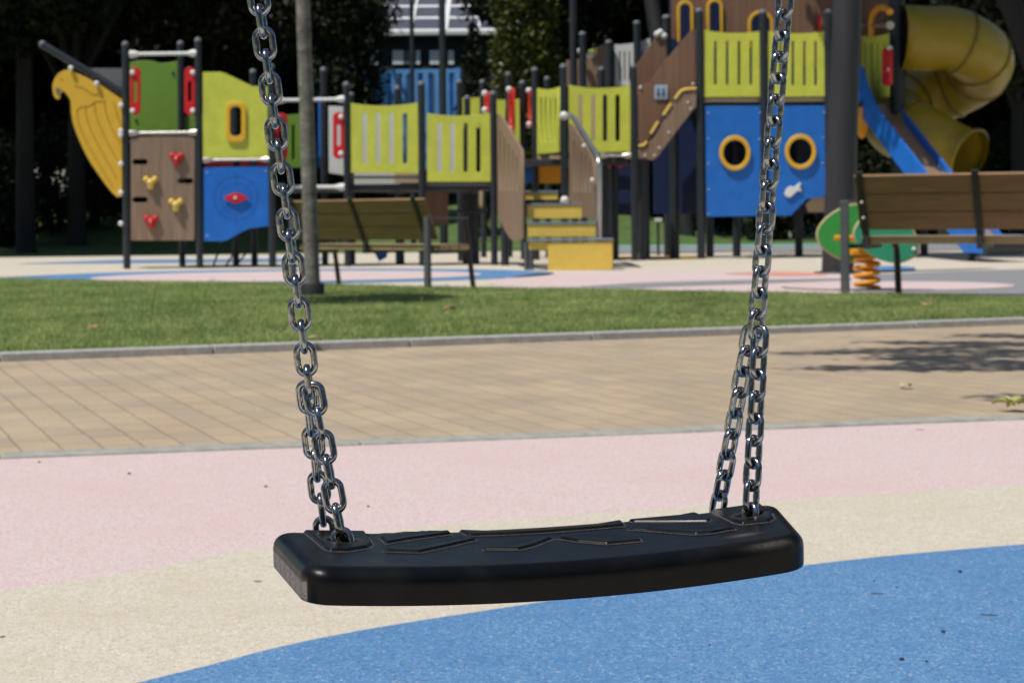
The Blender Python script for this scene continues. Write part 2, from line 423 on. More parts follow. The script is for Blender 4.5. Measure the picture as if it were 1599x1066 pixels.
b2 = boundary([(80, 1102), (215, 1065), (325, 1038), (450, 1006), (600, 977), (800, 946), (925, 927), (1100, 902), (1255, 882), (1400, 866), (1599, 849), (1800, 834)], 4, .008)
sheet('rubber_surface_blue', [(-1.6, 1.35), (-.4, 1.1), (2, 1.3), (6, 2.0)]+[tuple(p) for p in b2[::-1]], .008, M_rblue)

# lawn strip
lp = [(-150, 437), (0, 440), (420, 448), (765, 456), (1050, 461), (1310, 467), (1599, 473), (1750, 475)]
lawn_far = extend(smoothpts([tuple(G(*q)) for q in lp], 5, False), 16)
lawn_far[-1] = lawn_far[-2]+Vector((2.2, 0))
kE = k0+ku*((lawn_far[-1].x-k0.x)/ku.x)
M_soil = mat('lawn_soil', (.09, .16, .04), .95, col2=(.17, .26, .07), scale=14, bump=.5, bscale=90)
sheet('lawn', [k0+kn*.1, kE+kn*.1]+[tuple(p) for p in lawn_far[::-1]], .02, M_soil)
# far rubber
far0 = [tuple(p) for p in lawn_far]
sheet('playground_rubber_beige', far0+[(26, 34.3), (4, 34.8), (-9, 32.6), (-26, 30)], 0.0, M_beige)
def ell(cx, cy, a, b_, n=64, rot=0):
    o = []
    for i in range(n):
        t = 2*math.pi*i/n; x, y = a*math.cos(t), b_*math.sin(t)
        o.append((cx+x*math.cos(rot)-y*math.sin(rot), cy+x*math.sin(rot)+y*math.cos(rot)))
    return o
sheet('playground_rubber_blue', ell(-2.72, 18.3*K, 3.2, 2.35*K, 72, .02), .004, M_rblue)
sheet('playground_rubber_pink', ell(-2.55, 18.15*K, 2.2, 1.62*K), .008, M_pink)
def gs(px, n=6): return [tuple(p) for p in smoothpts([tuple(G(*q)) for q in px], n, False)]
top = gs([(760, 440), (830, 429), (900, 425), (1050, 422), (1150, 424), (1280, 427), (1400, 431)])
sheet('playground_rubber_pink', top+gs([(1420, 462), (1300, 467.5), (1050, 461.5), (800, 457)]), .004, M_pink)
sheet('playground_rubber_grey', gs([(800, 455.5), (900, 449), (1000, 442.5), (1160, 438), (1330, 435.5)])+gs([(1330, 438), (1170, 444), (1050, 448), (900, 454), (830, 457)]), .008, M_rgrey)
sheet('playground_rubber_salmon', gs([(1130, 428), (1200, 424.5), (1290, 427)])+gs([(1290, 430.5), (1220, 431.5)]), .008, M_rsalmon)
sheet('playground_rubber_grey', gs([(1375, 429), (1430, 427), (1500, 424), (1640, 421), (1800, 421)])+gs([(1800, 474), (1640, 473), (1500, 470), (1380, 468), (1330, 465)])+gs([(1345, 436), (1360, 431)]), .010, M_rgrey)
sheet('playground_rubber_pink', ell(*(lambda p: (p.x, p.y))(G(1400, 448)), 1.02, .98, 48), .014, M_pink)
sheet('playground_rubber_pink', gs([(1800, 478), (1700, 456), (1560, 464), (1400, 468.2)])+gs([(1500, 470.5), (1640, 474)]), .016, M_pink)
sheet('playground_rubber_blue', gs([(1340, 420), (1390, 416.5), (1430, 419)])+gs([(1426, 424), (1370, 425.5)]), .014, M_rblue)
sheet('playground_rubber_grey', [(1.2, 31.6), (16, 31.2), (22, 39), (1.5, 39)], .012, M_rgrey)
sheet('playground_rubber_turquoise', [(1.9, 37.3), (9.5, 36.9), (11, 38.4), (2.2, 38.8)], .018, M_rturq)
sheet('playground_rubber_blue', [(-7.6, 24.4*K), (-3, 24.2*K), (-3, 26.3*K), (-6.5, 26.2*K)], .006, M_rblue)
M_ochre = mat('ochre_rubber', (.42, .27, .05), .9, vary=.2, scale=40)
sheet('playground_rubber_ochre', [G(955, 406), G(1100, 404.5), G(1100, 400), G(955, 401)], .008, M_ochre)

# grass blades of the lawn strip
M_blade = island_mat('grass_blade', [(.12, .28, .045), (.19, .41, .08), (.26, .49, .11), (.36, .54, .17), (.58, .56, .30)], .5, .42)
def lawn_patches():
    nt = M_blade.node_tree; N = nt.nodes; L = nt.links
    rp = [n for n in N if n.type == 'VALTORGB'][0]
    tc = N.new('ShaderNodeTexCoord'); last = rp.outputs[0]
    for sc, a, b_, c1, c2 in ((1.1, .36, .66, (.80, .84, .74, 1), (1.22, 1.16, 1.10, 1)), (5.5, .34, .68, (.72, .78, .70, 1), (1.22, 1.18, 1.15, 1))):
        nz = N.new('ShaderNodeTexNoise'); nz.inputs['Scale'].default_value = sc; nz.inputs['Detail'].default_value = 4; L.new(tc.outputs['Object'], nz.inputs['Vector'])
        mr = N.new('ShaderNodeMapRange'); mr.inputs[1].default_value = a; mr.inputs[2].default_value = b_; L.new(nz.outputs['Fac'], mr.inputs[0])
        m1 = N.new('ShaderNodeMix'); m1.data_type = 'RGBA'; m1.clamp_result = False; L.new(mr.outputs[0], m1.inputs['Factor']); m1.inputs['A'].default_value = c1; m1.inputs['B'].default_value = c2
        m2 = N.new('ShaderNodeMix'); m2.data_type = 'RGBA'; m2.blend_type = 'MULTIPLY'; m2.inputs['Factor'].default_value = 1; L.new(last, m2.inputs['A']); L.new(m1.outputs['Result'], m2.inputs['B']); last = m2.outputs['Result']
    for n in N:
        if n.type == 'BSDF_PRINCIPLED': L.new(last, n.inputs['Base Color'])
        if n.type == 'BSDF_TRANSLUCENT': L.new(last, n.inputs['Color'])
lawn_patches()
def lawn_blades():
    rng = np.random.default_rng(3)
    farp = np.array([tuple(p) for p in lawn_far]); o_ = np.argsort(farp[:, 0]); fx, fy = farp[o_, 0], farp[o_, 1]
    n = 620000
    X = rng.uniform(-5.6, 6.6, n); ynear = (k0.y+kn.y*.1)+(X-(k0.x+kn.x*.1))*ku.y/ku.x
    yfar = np.interp(X, fx, fy)
    t = rng.uniform(0, 1, n); Y = ynear+.005+t*(yfar-ynear)
    keep = (np.abs(X) < .31*Y+.5) & (rng.uniform(0, 1, n) < np.clip(1.25-.45*t, 0, 1)); X, Y = X[keep], Y[keep]; n = len(X)
    cl = np.sin(X*3.1+Y*1.3)*.5+np.sin(X*7.7-Y*5.2+1)*.3+np.sin(X*1.1+4*Y)*.3
    h = rng.uniform(.020, .047, n)*(1+.22*cl); h *= np.where(rng.uniform(0, 1, n) < .01, 1.8, 1)
    a = rng.uniform(0, 2*np.pi, n); wd = rng.uniform(.0013, .0026, n)
    le = rng.uniform(.3, 1.1, n)*h; la = rng.uniform(0, 2*np.pi, n)
    dx, dy = np.cos(a)*wd, np.sin(a)*wd; lx, ly = np.cos(la)*le, np.sin(la)*le
    V = np.zeros((n, 5, 3)); z0 = .018
    V[:, 0] = np.stack([X-dx, Y-dy, np.full(n, z0)], 1); V[:, 1] = np.stack([X+dx, Y+dy, np.full(n, z0)], 1)
    V[:, 2] = np.stack([X+dx*.8+lx*.35, Y+dy*.8+ly*.35, z0+h*.6], 1); V[:, 3] = np.stack([X-dx*.8+lx*.35, Y-dy*.8+ly*.35, z0+h*.6], 1)
    V[:, 4] = np.stack([X+lx, Y+ly, z0+h*.98], 1)
    base = np.arange(n)[:, None]*5
    tri = np.concatenate([base+np.array([[0, 1, 2]]), base+np.array([[0, 2, 3]]), base+np.array([[3, 2, 4]])], 0)
    me = npmesh('lawn_grass', V.reshape(-1, 3), tri, M_blade, 3)
    o = link('lawn_grass', me); tag(o, 'mown green grass strip growing between kerb and playground', 'grass', kind='stuff')
lawn_blades()

# ------------------------------------------------------------------ the swing
def rubber_mat():
    m = bpy.data.materials.new('black_seat_rubber'); m.use_nodes = True
    nt = m.node_tree; N = nt.nodes; L = nt.links; b = N['Principled BSDF']
    at = N.new('ShaderNodeAttribute'); at.attribute_name = 'dust_glint'
    tc = N.new('ShaderNodeTexCoord')
    nz = N.new('ShaderNodeTexNoise'); nz.inputs['Scale'].default_value = 1500; nz.inputs['Detail'].default_value = 2; L.new(tc.outputs['Object'], nz.inputs['Vector'])
    n2 = N.new('ShaderNodeTexNoise'); n2.inputs['Scale'].default_value = 22; n2.inputs['Detail'].default_value = 6; L.new(tc.outputs['Object'], n2.inputs['Vector'])
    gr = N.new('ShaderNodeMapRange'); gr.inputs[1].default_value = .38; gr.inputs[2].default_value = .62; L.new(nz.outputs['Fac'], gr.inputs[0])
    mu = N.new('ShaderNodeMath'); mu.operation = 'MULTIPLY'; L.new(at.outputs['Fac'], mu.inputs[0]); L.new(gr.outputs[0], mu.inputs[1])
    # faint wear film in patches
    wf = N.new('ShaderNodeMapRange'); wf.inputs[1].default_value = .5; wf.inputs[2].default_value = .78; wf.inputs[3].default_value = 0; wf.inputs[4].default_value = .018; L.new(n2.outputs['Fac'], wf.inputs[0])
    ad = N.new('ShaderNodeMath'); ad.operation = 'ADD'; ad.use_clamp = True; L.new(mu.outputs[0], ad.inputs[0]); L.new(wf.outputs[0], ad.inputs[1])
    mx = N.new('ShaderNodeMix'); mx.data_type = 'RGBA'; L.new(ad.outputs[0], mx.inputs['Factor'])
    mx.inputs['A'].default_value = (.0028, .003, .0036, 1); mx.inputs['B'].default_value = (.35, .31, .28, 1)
    L.new(mx.outputs['Result'], b.inputs['Base Color'])
    rr = N.new('ShaderNodeMapRange'); rr.inputs[1].default_value = .3; rr.inputs[2].default_value = .7; rr.inputs[3].default_value = .25; rr.inputs[4].default_value = .36; L.new(n2.outputs['Fac'], rr.inputs[0])
    ra = N.new('ShaderNodeMath'); ra.operation = 'ADD'; ra.use_clamp = True; L.new(rr.outputs[0], ra.inputs[0]); L.new(at.outputs['Fac'], ra.inputs[1])
    L.new(ra.outputs[0], b.inputs['Roughness'])
    b.inputs['Specular IOR Level'].default_value = .22
    bp = N.new('ShaderNodeBump'); bp.inputs['Strength'].default_value = .16; bp.inputs['Distance'].default_value = .0006
    L.new(nz.outputs['Fac'], bp.inputs['Height']); L.new(bp.outputs[0], b.inputs['Normal'])
    return m
M_seat = rubber_mat()

# corners of the seat's upper face: real places, a 17 cm deep seat turned 14 degrees
cFL, cBL = W(476, 886, 1.364), W(420, 826, 1.525)
cFR, cBR = W(1261, 834, 1.470), W(1214, 781, 1.615)
SAG = .0105
def surf(u, v):                          # u: -1 left .. 1 right, v: -1 back .. 1 front
    a = (1-u)/2; b_ = (1-v)/2
    p = (cFL*a+cFR*(1-a))*(1-b_)+(cBL*a+cBR*(1-a))*b_
    return p
_n = (cFR-cFL).cross(cBL-cFL).normalized()
if _n.z < 0: _n = -_n
SN = _n
def sag(u): return -SAG*(1-u*u)
SL = ((cFR-cFL).length+(cBR-cBL).length)/2; SW_ = ((cBL-cFL).length+(cBR-cFR).length)/2; ST = .0285
def uv_of(px, py):
    u = v = 0.0
    for _ in range(12):
        def fp(u, v): return Vector(proj(surf(u, v)+SN*sag(u)))
        p = fp(u, v); e = Vector((px, py))-p
        du = (fp(u+.01, v)-p)/.01; dv = (fp(u, v+.01)-p)/.01
        det = du.x*dv.y-du.y*dv.x
        if abs(det) < 1e-9: break
        u += (e.x*dv.y-e.y*dv.x)/det; v += (du.x*e.y-du.y*e.x)/det
        u = max(-1.3, min(1.3, u)); v = max(-1.3, min(1.3, v))
    return u, v
def xy_of(px, py):
    u, v = uv_of(px, py); return (u*SL/2, v*SW_/2)
PADS = [[(469, 827), (482, 837), (505, 857), (515, 861), (545, 861), (576, 856), (583, 851), (580, 846), (568, 826), (562, 800), (440, 804)],
        [(1083, 786), (1114, 800), (1144, 816), (1158, 819.5), (1202, 815), (1210, 810), (1206, 803), (1186, 786), (1180, 760), (1030, 762)]]
RELIEF = [[(572, 825), (581, 830.5), (655, 831.5), (648, 824), (640, 815), (560, 817)],
          [(592, 840), (603, 849.5), (640, 843), (706, 834), (700, 826), (655, 831.5), (620, 836)],
          [(596, 861), (656, 863), (690, 856), (745, 843.5), (736, 838), (690, 843), (640, 851)],
          [(705, 824), (731, 837), (790, 835), (850, 832), (900, 828), (976, 821.5), (968, 806), (960, 790), (700, 806)],
          [(752, 858), (811, 859), (835, 853), (866, 841), (830, 842), (790, 848)],
          [(870, 841), (900, 846), (947, 850), (1003, 845), (998, 840), (960, 836), (924, 835)],
          [(980, 827), (1010, 829), (1086, 835), (1112, 833), (1150, 826), (1129, 821.5), (1090, 822), (1040, 820)],
          [(978, 812), (988, 815.5), (1106, 815), (1112, 812), (1076, 797), (1045, 802), (1010, 808)],
          [(937, 807), (1000, 804), (1027, 803), (1075, 796.5), (1064, 788), (1055, 770), (925, 790)]]
HOLES = [xy_of(536, 847), xy_of(507, 827), xy_of(1171, 807), xy_of(1121, 785)]
def build_seat(parent):
    r = .021; rb = .012
    hx, hy = SL/2, SW_/2
    def axis(h, n):
        core = np.linspace(-h+.0137, h-.0137, n); e = np.array([0, .0005, .0013, .0025, .0040, .0060, .0086, .012])
        return np.concatenate([-h+e, core, (h-e)[::-1]])
    gx = axis(hx, 460); gy = axis(hy, 180)
    X, Y = np.meshgrid(gx, gy, indexing='ij')
    ax, ay = np.abs(X), np.abs(Y)
    dx, dy = ax-(hx-r), ay-(hy-r)
    edge = np.minimum(hx-ax, hy-ay)
    inc = (dx > 0) & (dy > 0); m_ = np.maximum(dx, dy); hyp = np.hypot(dx, dy)
    k = np.where(inc & (hyp > 0), m_/np.maximum(hyp, 1e-9), 1)
    X2 = np.where(inc, np.sign(X)*((hx-r)+dx*k), X); Y2 = np.where(inc, np.sign(Y)*((hy-r)+dy*k), Y)
    e = np.clip(edge, 0, rb)
    Z = -(rb-np.sqrt(np.maximum(0, rb**2-(rb-e)**2)))
    def sd(poly, X, Y):
        P = np.array(poly); d = np.full(X.shape, 9.0); inside = np.zeros(X.shape, bool)
        for i in range(len(P)):
            a, b_ = P[i], P[(i+1) % len(P)]; ex, ey = b_-a
            t = np.clip(((X-a[0])*ex+(Y-a[1])*ey)/(ex*ex+ey*ey+1e-12), 0, 1)
            d = np.minimum(d, np.hypot(X-a[0]-t*ex, Y-a[1]-t*ey))
            c = ((a[1] > Y) != (b_[1] > Y)) & (X < (b_[0]-a[0])*(Y-a[1])/(b_[1]-a[1]+1e-12)+a[0]); inside ^= c
        return np.where(inside, -d, d)
    dust_glint = np.zeros(X.shape)
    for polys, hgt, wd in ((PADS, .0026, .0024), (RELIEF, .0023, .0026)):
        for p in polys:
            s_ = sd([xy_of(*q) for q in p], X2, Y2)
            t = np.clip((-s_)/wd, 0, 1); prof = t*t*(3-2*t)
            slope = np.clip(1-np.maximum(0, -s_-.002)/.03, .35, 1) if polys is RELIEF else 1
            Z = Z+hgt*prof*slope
            dust_glint = np.maximum(dust_glint, .62*np.exp(-((s_-.0003)/.0005)**2)*(edge > .007))  # pale dust lines, tuned to paint the sun's highlight along relief edges
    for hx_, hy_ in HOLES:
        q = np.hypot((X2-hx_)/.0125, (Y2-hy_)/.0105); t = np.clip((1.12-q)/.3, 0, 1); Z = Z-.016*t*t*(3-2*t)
        dust_glint = np.maximum(dust_glint, .18*np.exp(-((q-1.2)/.25)**2)*(np.abs(edge) > .004))
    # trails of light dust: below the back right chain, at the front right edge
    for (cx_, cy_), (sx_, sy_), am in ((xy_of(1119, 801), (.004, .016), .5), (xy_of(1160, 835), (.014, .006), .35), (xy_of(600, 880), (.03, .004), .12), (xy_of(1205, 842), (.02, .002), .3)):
        dust_glint = np.maximum(dust_glint, am*np.exp(-((X2-cx_)/sx_)**2-((Y2-cy_)/sy_)**2))
    u = X2/hx; v = Y2/hy
    nx_, ny_ = X.shape
    def pos(u, v, z):
        a = (1-u)/2; b_ = (1-v)/2
        A = [np.array(q) for q in (cFL, cFR, cBL, cBR)]
        p = ((A[0]*a[..., None]+A[1]*(1-a)[..., None])*(1-b_)[..., None]+(A[2]*a[..., None]+A[3]*(1-a)[..., None])*b_[..., None])
        return p+np.array(SN)*(z-SAG*(1-u*u))[..., None]
    V = pos(u, v, Z).reshape(-1, 3)
    idx = np.arange(nx_*ny_).reshape(nx_, ny_)
    q = np.stack([idx[:-1, :-1], idx[1:, :-1], idx[1:, 1:], idx[:-1, 1:]], -1).reshape(-1, 4)
    loop = np.concatenate([idx[:, 0], idx[-1, 1:], idx[::-1, -1][1:], idx[0, ::-1][1:-1]])
    lu, lv = u.ravel()[loop], v.ravel()[loop]
    rings = []; nl = len(loop); cur = len(V)
    lvls = [(-.0145, 1.0), (-.020, 1.0), (-.0265, .999), (-.028, .996), (-ST, .990)]
    Vs = [V]
    for z, sc in lvls:
        uu, vv = lu*(1-(1-sc)*.3), lv*sc
        Vs.append(pos(uu, vv, np.full(nl, z))); rings.append(np.arange(cur, cur+nl)); cur += nl
    prev = loop; qs = [q]
    for rg in rings:
        p2, r2 = np.roll(prev, -1), np.roll(rg, -1); qs.append(np.stack([prev, rg, r2, p2], -1)); prev = rg
    V = np.concatenate(Vs); FA = np.concatenate(qs)
    dz = np.zeros(len(V)); dz[:nx_*ny_] = dust_glint.ravel()
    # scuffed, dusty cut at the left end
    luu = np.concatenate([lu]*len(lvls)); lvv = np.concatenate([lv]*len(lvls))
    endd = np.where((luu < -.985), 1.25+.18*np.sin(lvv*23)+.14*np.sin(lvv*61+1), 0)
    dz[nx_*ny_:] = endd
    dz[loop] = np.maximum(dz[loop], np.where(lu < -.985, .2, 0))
    base = Vector(V.mean(0))
    me = npmesh('seat', V-np.array(base), FA, M_seat, 4)
    bm = bmesh.new(); bm.from_mesh(me); bm.verts.ensure_lookup_table()
    bf = bm.faces.new([bm.verts[i] for i in rings[-1]])
    bmesh.ops.recalc_face_normals(bm, faces=bm.faces[:]); bm.to_mesh(me); bm.free()
    at = me.attributes.new('dust_glint', 'FLOAT', 'POINT'); at.data.foreach_set('value', dz.astype(np.float32))
    me.polygons.foreach_set('use_smooth', [True]*len(me.polygons)); me.update()
    return link('seat', me, parent, base)

def chain_mat():
    m = bpy.data.materials.new('chain_steel'); m.use_nodes = True
    nt = m.node_tree; N = nt.nodes; L = nt.links; b = N['Principled BSDF']
    b.inputs['Metallic'].default_value = 1
    tc = N.new('ShaderNodeTexCoord'); oi = N.new('ShaderNodeObjectInfo')
    ad = N.new('ShaderNodeVectorMath'); ad.operation = 'ADD'; L.new(tc.outputs['Object'], ad.inputs[0])
    sc = N.new('ShaderNodeVectorMath'); sc.operation = 'SCALE'; L.new(oi.outputs['Location'], sc.inputs[0]); sc.inputs['Scale'].default_value = 3.0
    L.new(sc.outputs[0], ad.inputs[1])
    nz = N.new('ShaderNodeTexNoise'); nz.inputs['Scale'].default_value = 240; nz.inputs['Detail'].default_value = 4; L.new(ad.outputs[0], nz.inputs['Vector'])
    n2 = N.new('ShaderNodeTexNoise'); n2.inputs['Scale'].default_value = 700; n2.inputs['Detail'].default_value = 3; L.new(ad.outputs[0], n2.inputs['Vector'])
    rp = N.new('ShaderNodeValToRGB'); e = rp.color_ramp.elements; e[0].position = .28; e[0].color = (.19, .17, .155, 1); e[1].position = .50; e[1].color = (.43, .435, .44, 1)
    L.new(nz.outputs['Fac'], rp.inputs[0]); L.new(rp.outputs[0], b.inputs['Base Color'])
    rr = N.new('ShaderNodeMapRange'); rr.inputs[1].default_value = .35; rr.inputs[2].default_value = .62; rr.inputs[3].default_value = .24; rr.inputs[4].default_value = .11
    L.new(nz.outputs['Fac'], rr.inputs[0]); L.new(rr.outputs[0], b.inputs['Roughness'])
    bp = N.new('ShaderNodeBump'); bp.inputs['Strength'].default_value = .06; bp.inputs['Distance'].default_value = .0004
    L.new(n2.outputs['Fac'], bp.inputs['Height']); L.new(bp.outputs[0], b.inputs['Normal'])
    return m
M_chain = chain_mat()
PITCH = .0192; WIRE = .0029
def link_path(n_arc=12, n_str=5):
    hw, hs = .0070, .0125-.0070
    p = []
    for i in range(n_arc+1):
        a = math.pi*i/n_arc; p.append((hw*math.cos(a), 0, hs+hw*math.sin(a)))
    for i in range(1, n_str): p.append((-hw, 0, hs-2*hs*i/n_str))
    for i in range(n_arc+1):
        a = math.pi+math.pi*i/n_arc; p.append((hw*math.cos(a), 0, -hs+hw*math.sin(a)))
    for i in range(1, n_str): p.append((hw, 0, -hs+2*hs*i/n_str))
    return p
def link_mesh():
    b = MB(); p = link_path(); rad = []
    for q in p:
        weld = 1+.09*math.exp(-((q[2])/.0016)**2) if q[0] > .006 else 1     # butt weld on one side
        rad.append(WIRE*weld)
    b.tube(p, rad, 12, False, 0, True)
    me = bpy.data.meshes.new('chain_link'); me.from_pydata([tuple(v) for v in b.v], [], b.f)
    me.polygons.foreach_set('use_smooth', [True]*len(b.f)); me.materials.append(M_chain)
    # outward normals
    bm = bmesh.new(); bm.from_mesh(me); bmesh.ops.recalc_face_normals(bm, faces=bm.faces[:]); bm.to_mesh(me); bm.free()
    me.polygons.foreach_set('use_smooth', [True]*len(me.polygons))
    return me
LINK = link_mesh()
swing = empty('swing', surf(0, 0)+Vector((0, 0, -.03)), 'black rubber swing seat with a slight sag hanging on two shiny steel chains', 'swing')
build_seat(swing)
def lmatrix(c, d, wref, ang):
    z = d.normalized(); x = (wref-z*wref.dot(z)).normalized(); y = z.cross(x)
    x2 = x*math.cos(ang)+y*math.sin(ang); y2 = z.cross(x2)
    M = Matrix((x2, y2, z)).transposed().to_4x4(); M.translation = c; return M
def hole3(i):
    x, y = HOLES[i]; u, v = x/(SL/2), y/(SW_/2); return surf(u, v)+SN*(sag(u)-.002)
rj = random.Random(5)
def make_chain(top_px, J_px, hf, hb, ang0, ta, tb, first=0, flip=0):
    A, B = hole3(hf), hole3(hb)
    J = W(J_px[0], J_px[1], (A.y+B.y)/2+.004); T = W(top_px[0], top_px[1], J.y+.004)
    d = (T-J).normalized(); right = Vector((1, 0, 0))
    n_vis = int((T-J).length/PITCH)+2; n_all = n_vis+34
    ch = None; spots = []
    # rest of the chain above the picture: one mesh, the part itself
    vs = []; fs = []
    for k in range(n_vis, n_all):
        M = lmatrix(J+d*PITCH*k, d, right, ang0+(math.pi/2)*(k % 2)); b0 = len(vs)
        vs += [tuple(M @ v.co) for v in LINK.vertices]; fs += [[i+b0 for i in p.vertices] for p in LINK.polygons]
    me = bpy.data.meshes.new('chain'); me.from_pydata([tuple(Vector(v)-J) for v in vs], [], fs); me.materials.append(M_chain)
    me.polygons.foreach_set('use_smooth', [True]*len(fs))
    ch = link('chain', me, swing, J)
    def put(c, dd, ang):
        o = bpy.data.objects.new('chain_link', LINK); COL.objects.link(o); o.parent = ch
        M = lmatrix(c, dd, right, ang+rj.uniform(-.10, .10)); M.translation = M.translation-J; o.matrix_local = M
    for k in range(0, n_vis): put(J+d*PITCH*k, d, ang0+(math.pi/2)*(k % 2))
    for E, off, side, an in ((A, .004, ta, 0), (B, .004, tb, 1)):
        st = J-d*PITCH*.72+side
        L_ = (E-st).length; n = max(1, round(L_/PITCH)); dd = (st-E).normalized()
        for i in range(n+1):
            c = st+(E-st)*(i/n)
            put(c, dd, ang0+(math.pi/2)*((i+1) % 2)+(.25*an if flip else 0))
    return ch
make_chain((404.5, 2), (482, 596), 0, 1, math.pi/2, Vector((.0045, -.008, 0)), Vector((-.0035, .008, 0)))
make_chain((1225.5, 2), (1181, 508), 2, 3, R(42), Vector((.003, -.008, 0)), Vector((-.004, .008, 0)))

# ------------------------------------------------------------------ ship tower on the left
Yt = 21.5*K; Yb = 22.5*K
def bx(px, Y): return Vector(((px-CX)/F*Y, Y, 0))
t = empty('ship_tower', bx(255, Yt), 'play tower with yellow eagle figurehead, wooden climbing wall and blue compass panel', 'play tower')
post(t, 198, 69, Yt); post(t, 311.5, 63, Yt); post(t, 425, 104, Yt, .05)
post(t, 284, 68, Yb); post(t, 368, 140, Yb); post(t, 397, 112, Yb+.15)
post(t, 197, 120, Yb)
pl = FP(Yt); plb = FP(Yb)
rail(t, 'top_rail', [W(204, 85, Yt), W(306, 83.5, Yt)], .025, M_white)
plate('back_panel', plb, smoothpts([(203, 98), (218, 95), (238, 95.5), (250, 99), (264, 98), (279, 96)], 3, False)+[(279, 206), (203, 206)], M_green, t)
plate('back_panel', FP(Yb+.04), [(287, 182), (318, 178), (318, 206), (287, 206)], M_green, t)
bolts(t, [(270.5, 114), (213, 188)], plb, M_post, .022, .02)
for x0, x1, bxx in ((203.5, 219.5, 208), (288, 305, 302)):
    plate('grab_handle', FP(Yt-.02), rrect(x0, 105, x1, 180, 8), M_red, t, [rrect((x0+x1)/2-2.6, 127, (x0+x1)/2+2.6, 159, 2.5)], .03, .006)
    bolts(t, [(bxx, 114), (bxx, 173.5)], pl, None, .035, .045)
rail(t, 'deck_rail', [W(204, 208, Yt), W(306, 207, Yt)], .022, M_steel)
b = MB(); p0 = W(204, 213, Yt); b.box((bx(311, Yt+.55).x, Yt+.58, p0.z-.02), (2.02, 1.02, .07), None, 0, .01)
b.build('deck', M_deck, t, (bx(311, Yt).x, Yt+.6, p0.z))
wall = plate('climbing_wall', pl, rrect(204.5, 214.5, 304.5, 375.5, 3), M_brown, t,
      [rrect(207, 248.5, 231, 257.5, 4.3), rrect(277, 278.5, 302, 287, 4.1), rrect(207, 307.5, 231, 316.5, 4.3)], .03, .004)
def hold(x, y, m, lab=None):
    c = pl.hit(x, y); b = MB()
    for dx, dz, r_ in ((-.058, .045, .042), (.058, .045, .042), (0, .0, .055), (0, -.05, .045)): b.ball(c+Vector((dx, -.04, dz)), r_, 0, (1, 1.15, 1))
    o = b.build('climbing_hold', m, t, c, lab)
    b = MB(); b.ball(c+Vector((0, -.105, .0)), .014); b.build('hold_bolt', M_steel, o, c)
hold(277, 248.5, M_red, 'red climbing hold'); hold(237, 346, M_red, 'red climbing hold')
hold(236, 285.5, M_stepyellow, 'yellow climbing hold'); hold(275.5, 320, M_stepyellow, 'yellow climbing hold')
# figurehead
eagle = [(112, 111), (105, 110), (98, 111.5), (91, 116), (85.5, 124), (82.5, 134), (83.5, 146), (86.5, 153), (91, 155.5), (94, 152), (95, 146), (99.5, 143), (105, 148.5), (110.5, 158),
         (111.5, 173), (114.5, 193), (124, 219), (138, 248), (155, 274), (172, 297), (183, 308), (191, 306.5), (191.5, 156), (161, 136), (136, 122)]
fig = plate('eagle_figurehead', pl, smoothpts(eagle[:21], 3, False)+eagle[21:], M_yellow, t, [circ(97, 125.5, 1.6, 10)], .035, .005)
b = MB()
grooves = [[(121, 172), (121.5, 185), (128, 206), (142, 234), (160, 265), (176, 292)], [(134, 166), (135, 182), (143, 205), (157, 233), (173, 262), (183, 280)],
           [(148, 160), (150, 180), (160, 206), (174, 234), (186, 252)], [(163, 160), (167, 180), (177, 205), (188, 224)], [(120, 172), (128, 166), (140, 165), (150, 158), (166, 158)],
           [(116, 133), (130, 137), (143, 146), (155, 147)], [(88, 140), (93, 138), (99, 142)], [(178, 160), (184, 182), (189, 196)]]
for gline in grooves:
    P = [pl.hit(*q)+Vector((0, -.0175, 0)) for q in smoothpts(gline, 5, False)]; b.tube(P, .008, 6)
b.build('feather_line', M_ygroove, fig, pl.hit(140, 200))
plate('beak', FP(Yt-.022), smoothpts([(86, 139), (91, 137.5), (93.5, 141), (92.5, 149), (89.5, 148)], 3), M_greypanel, fig, (), .008, .002)
b = MB(); b.tube([W(67, 70, Yt+.09), W(199, 149, Yt+.09)], .05, 16); pole = b.build('bowsprit', M_post, t, W(130, 110, Yt))
b = MB(); b.ball(W(66.5, 69.5, Yt+.09), .052); b.build('bowsprit_cap', M_greypanel, pole, W(66.5, 69.5, Yt))
bolts(t, [(112, 107), (152, 131), (190, 165), (190, 211), (190, 256), (190, 301), (190, 349), (190, 205)], pl, None, .035, .05)
plate('grey_panel', FP(Yb+.3), [(138, 107), (194, 107), (194, 142), (180, 142)], M_greypanel, t)
# lime wall with window, compass panel
wl = plate('window_wall', pl, [(317, 113), (345, 113), (352, 115), (388, 132), (394, 135), (420, 135), (420, 246), (317, 247)], M_lime, t, [rrect(358.5, 165, 377.5, 213, 7)], .025, .003)
wf = plate('window_frame', FP(Yt-.03), rrect(353, 160, 384, 222, 9), M_amber, wl, [rrect(359.5, 166.5, 377, 213, 7)], .03, .006)
rail(t, 'panel_rail', [W(319, 250, Yt), W(420, 249, Yt)], .02, M_steel)
for xa, xb in ((320, 362), (374, 389), (401, 418)):
    plate('red_strip', FP(Yt+.1), [(xa, 252.5), (xb, 252.5), (xb, 260), (xa, 260)], M_red, t)
bl = plate('compass_panel', pl, [(318.5, 262), (420, 260.5), (420, 353), (389.6, 357), (378, 362), (355, 375), (347, 377), (318.5, 376.5)], M_blue, t, (), .025, .004)
b = MB(); cc = (368.5, 309)
for r_ in (24, 34): b.tube([pl.hit(*q)+Vector((0, -.0125, 0)) for q in circ(*cc, r_, 40)], .004, 6, False, 0, True)
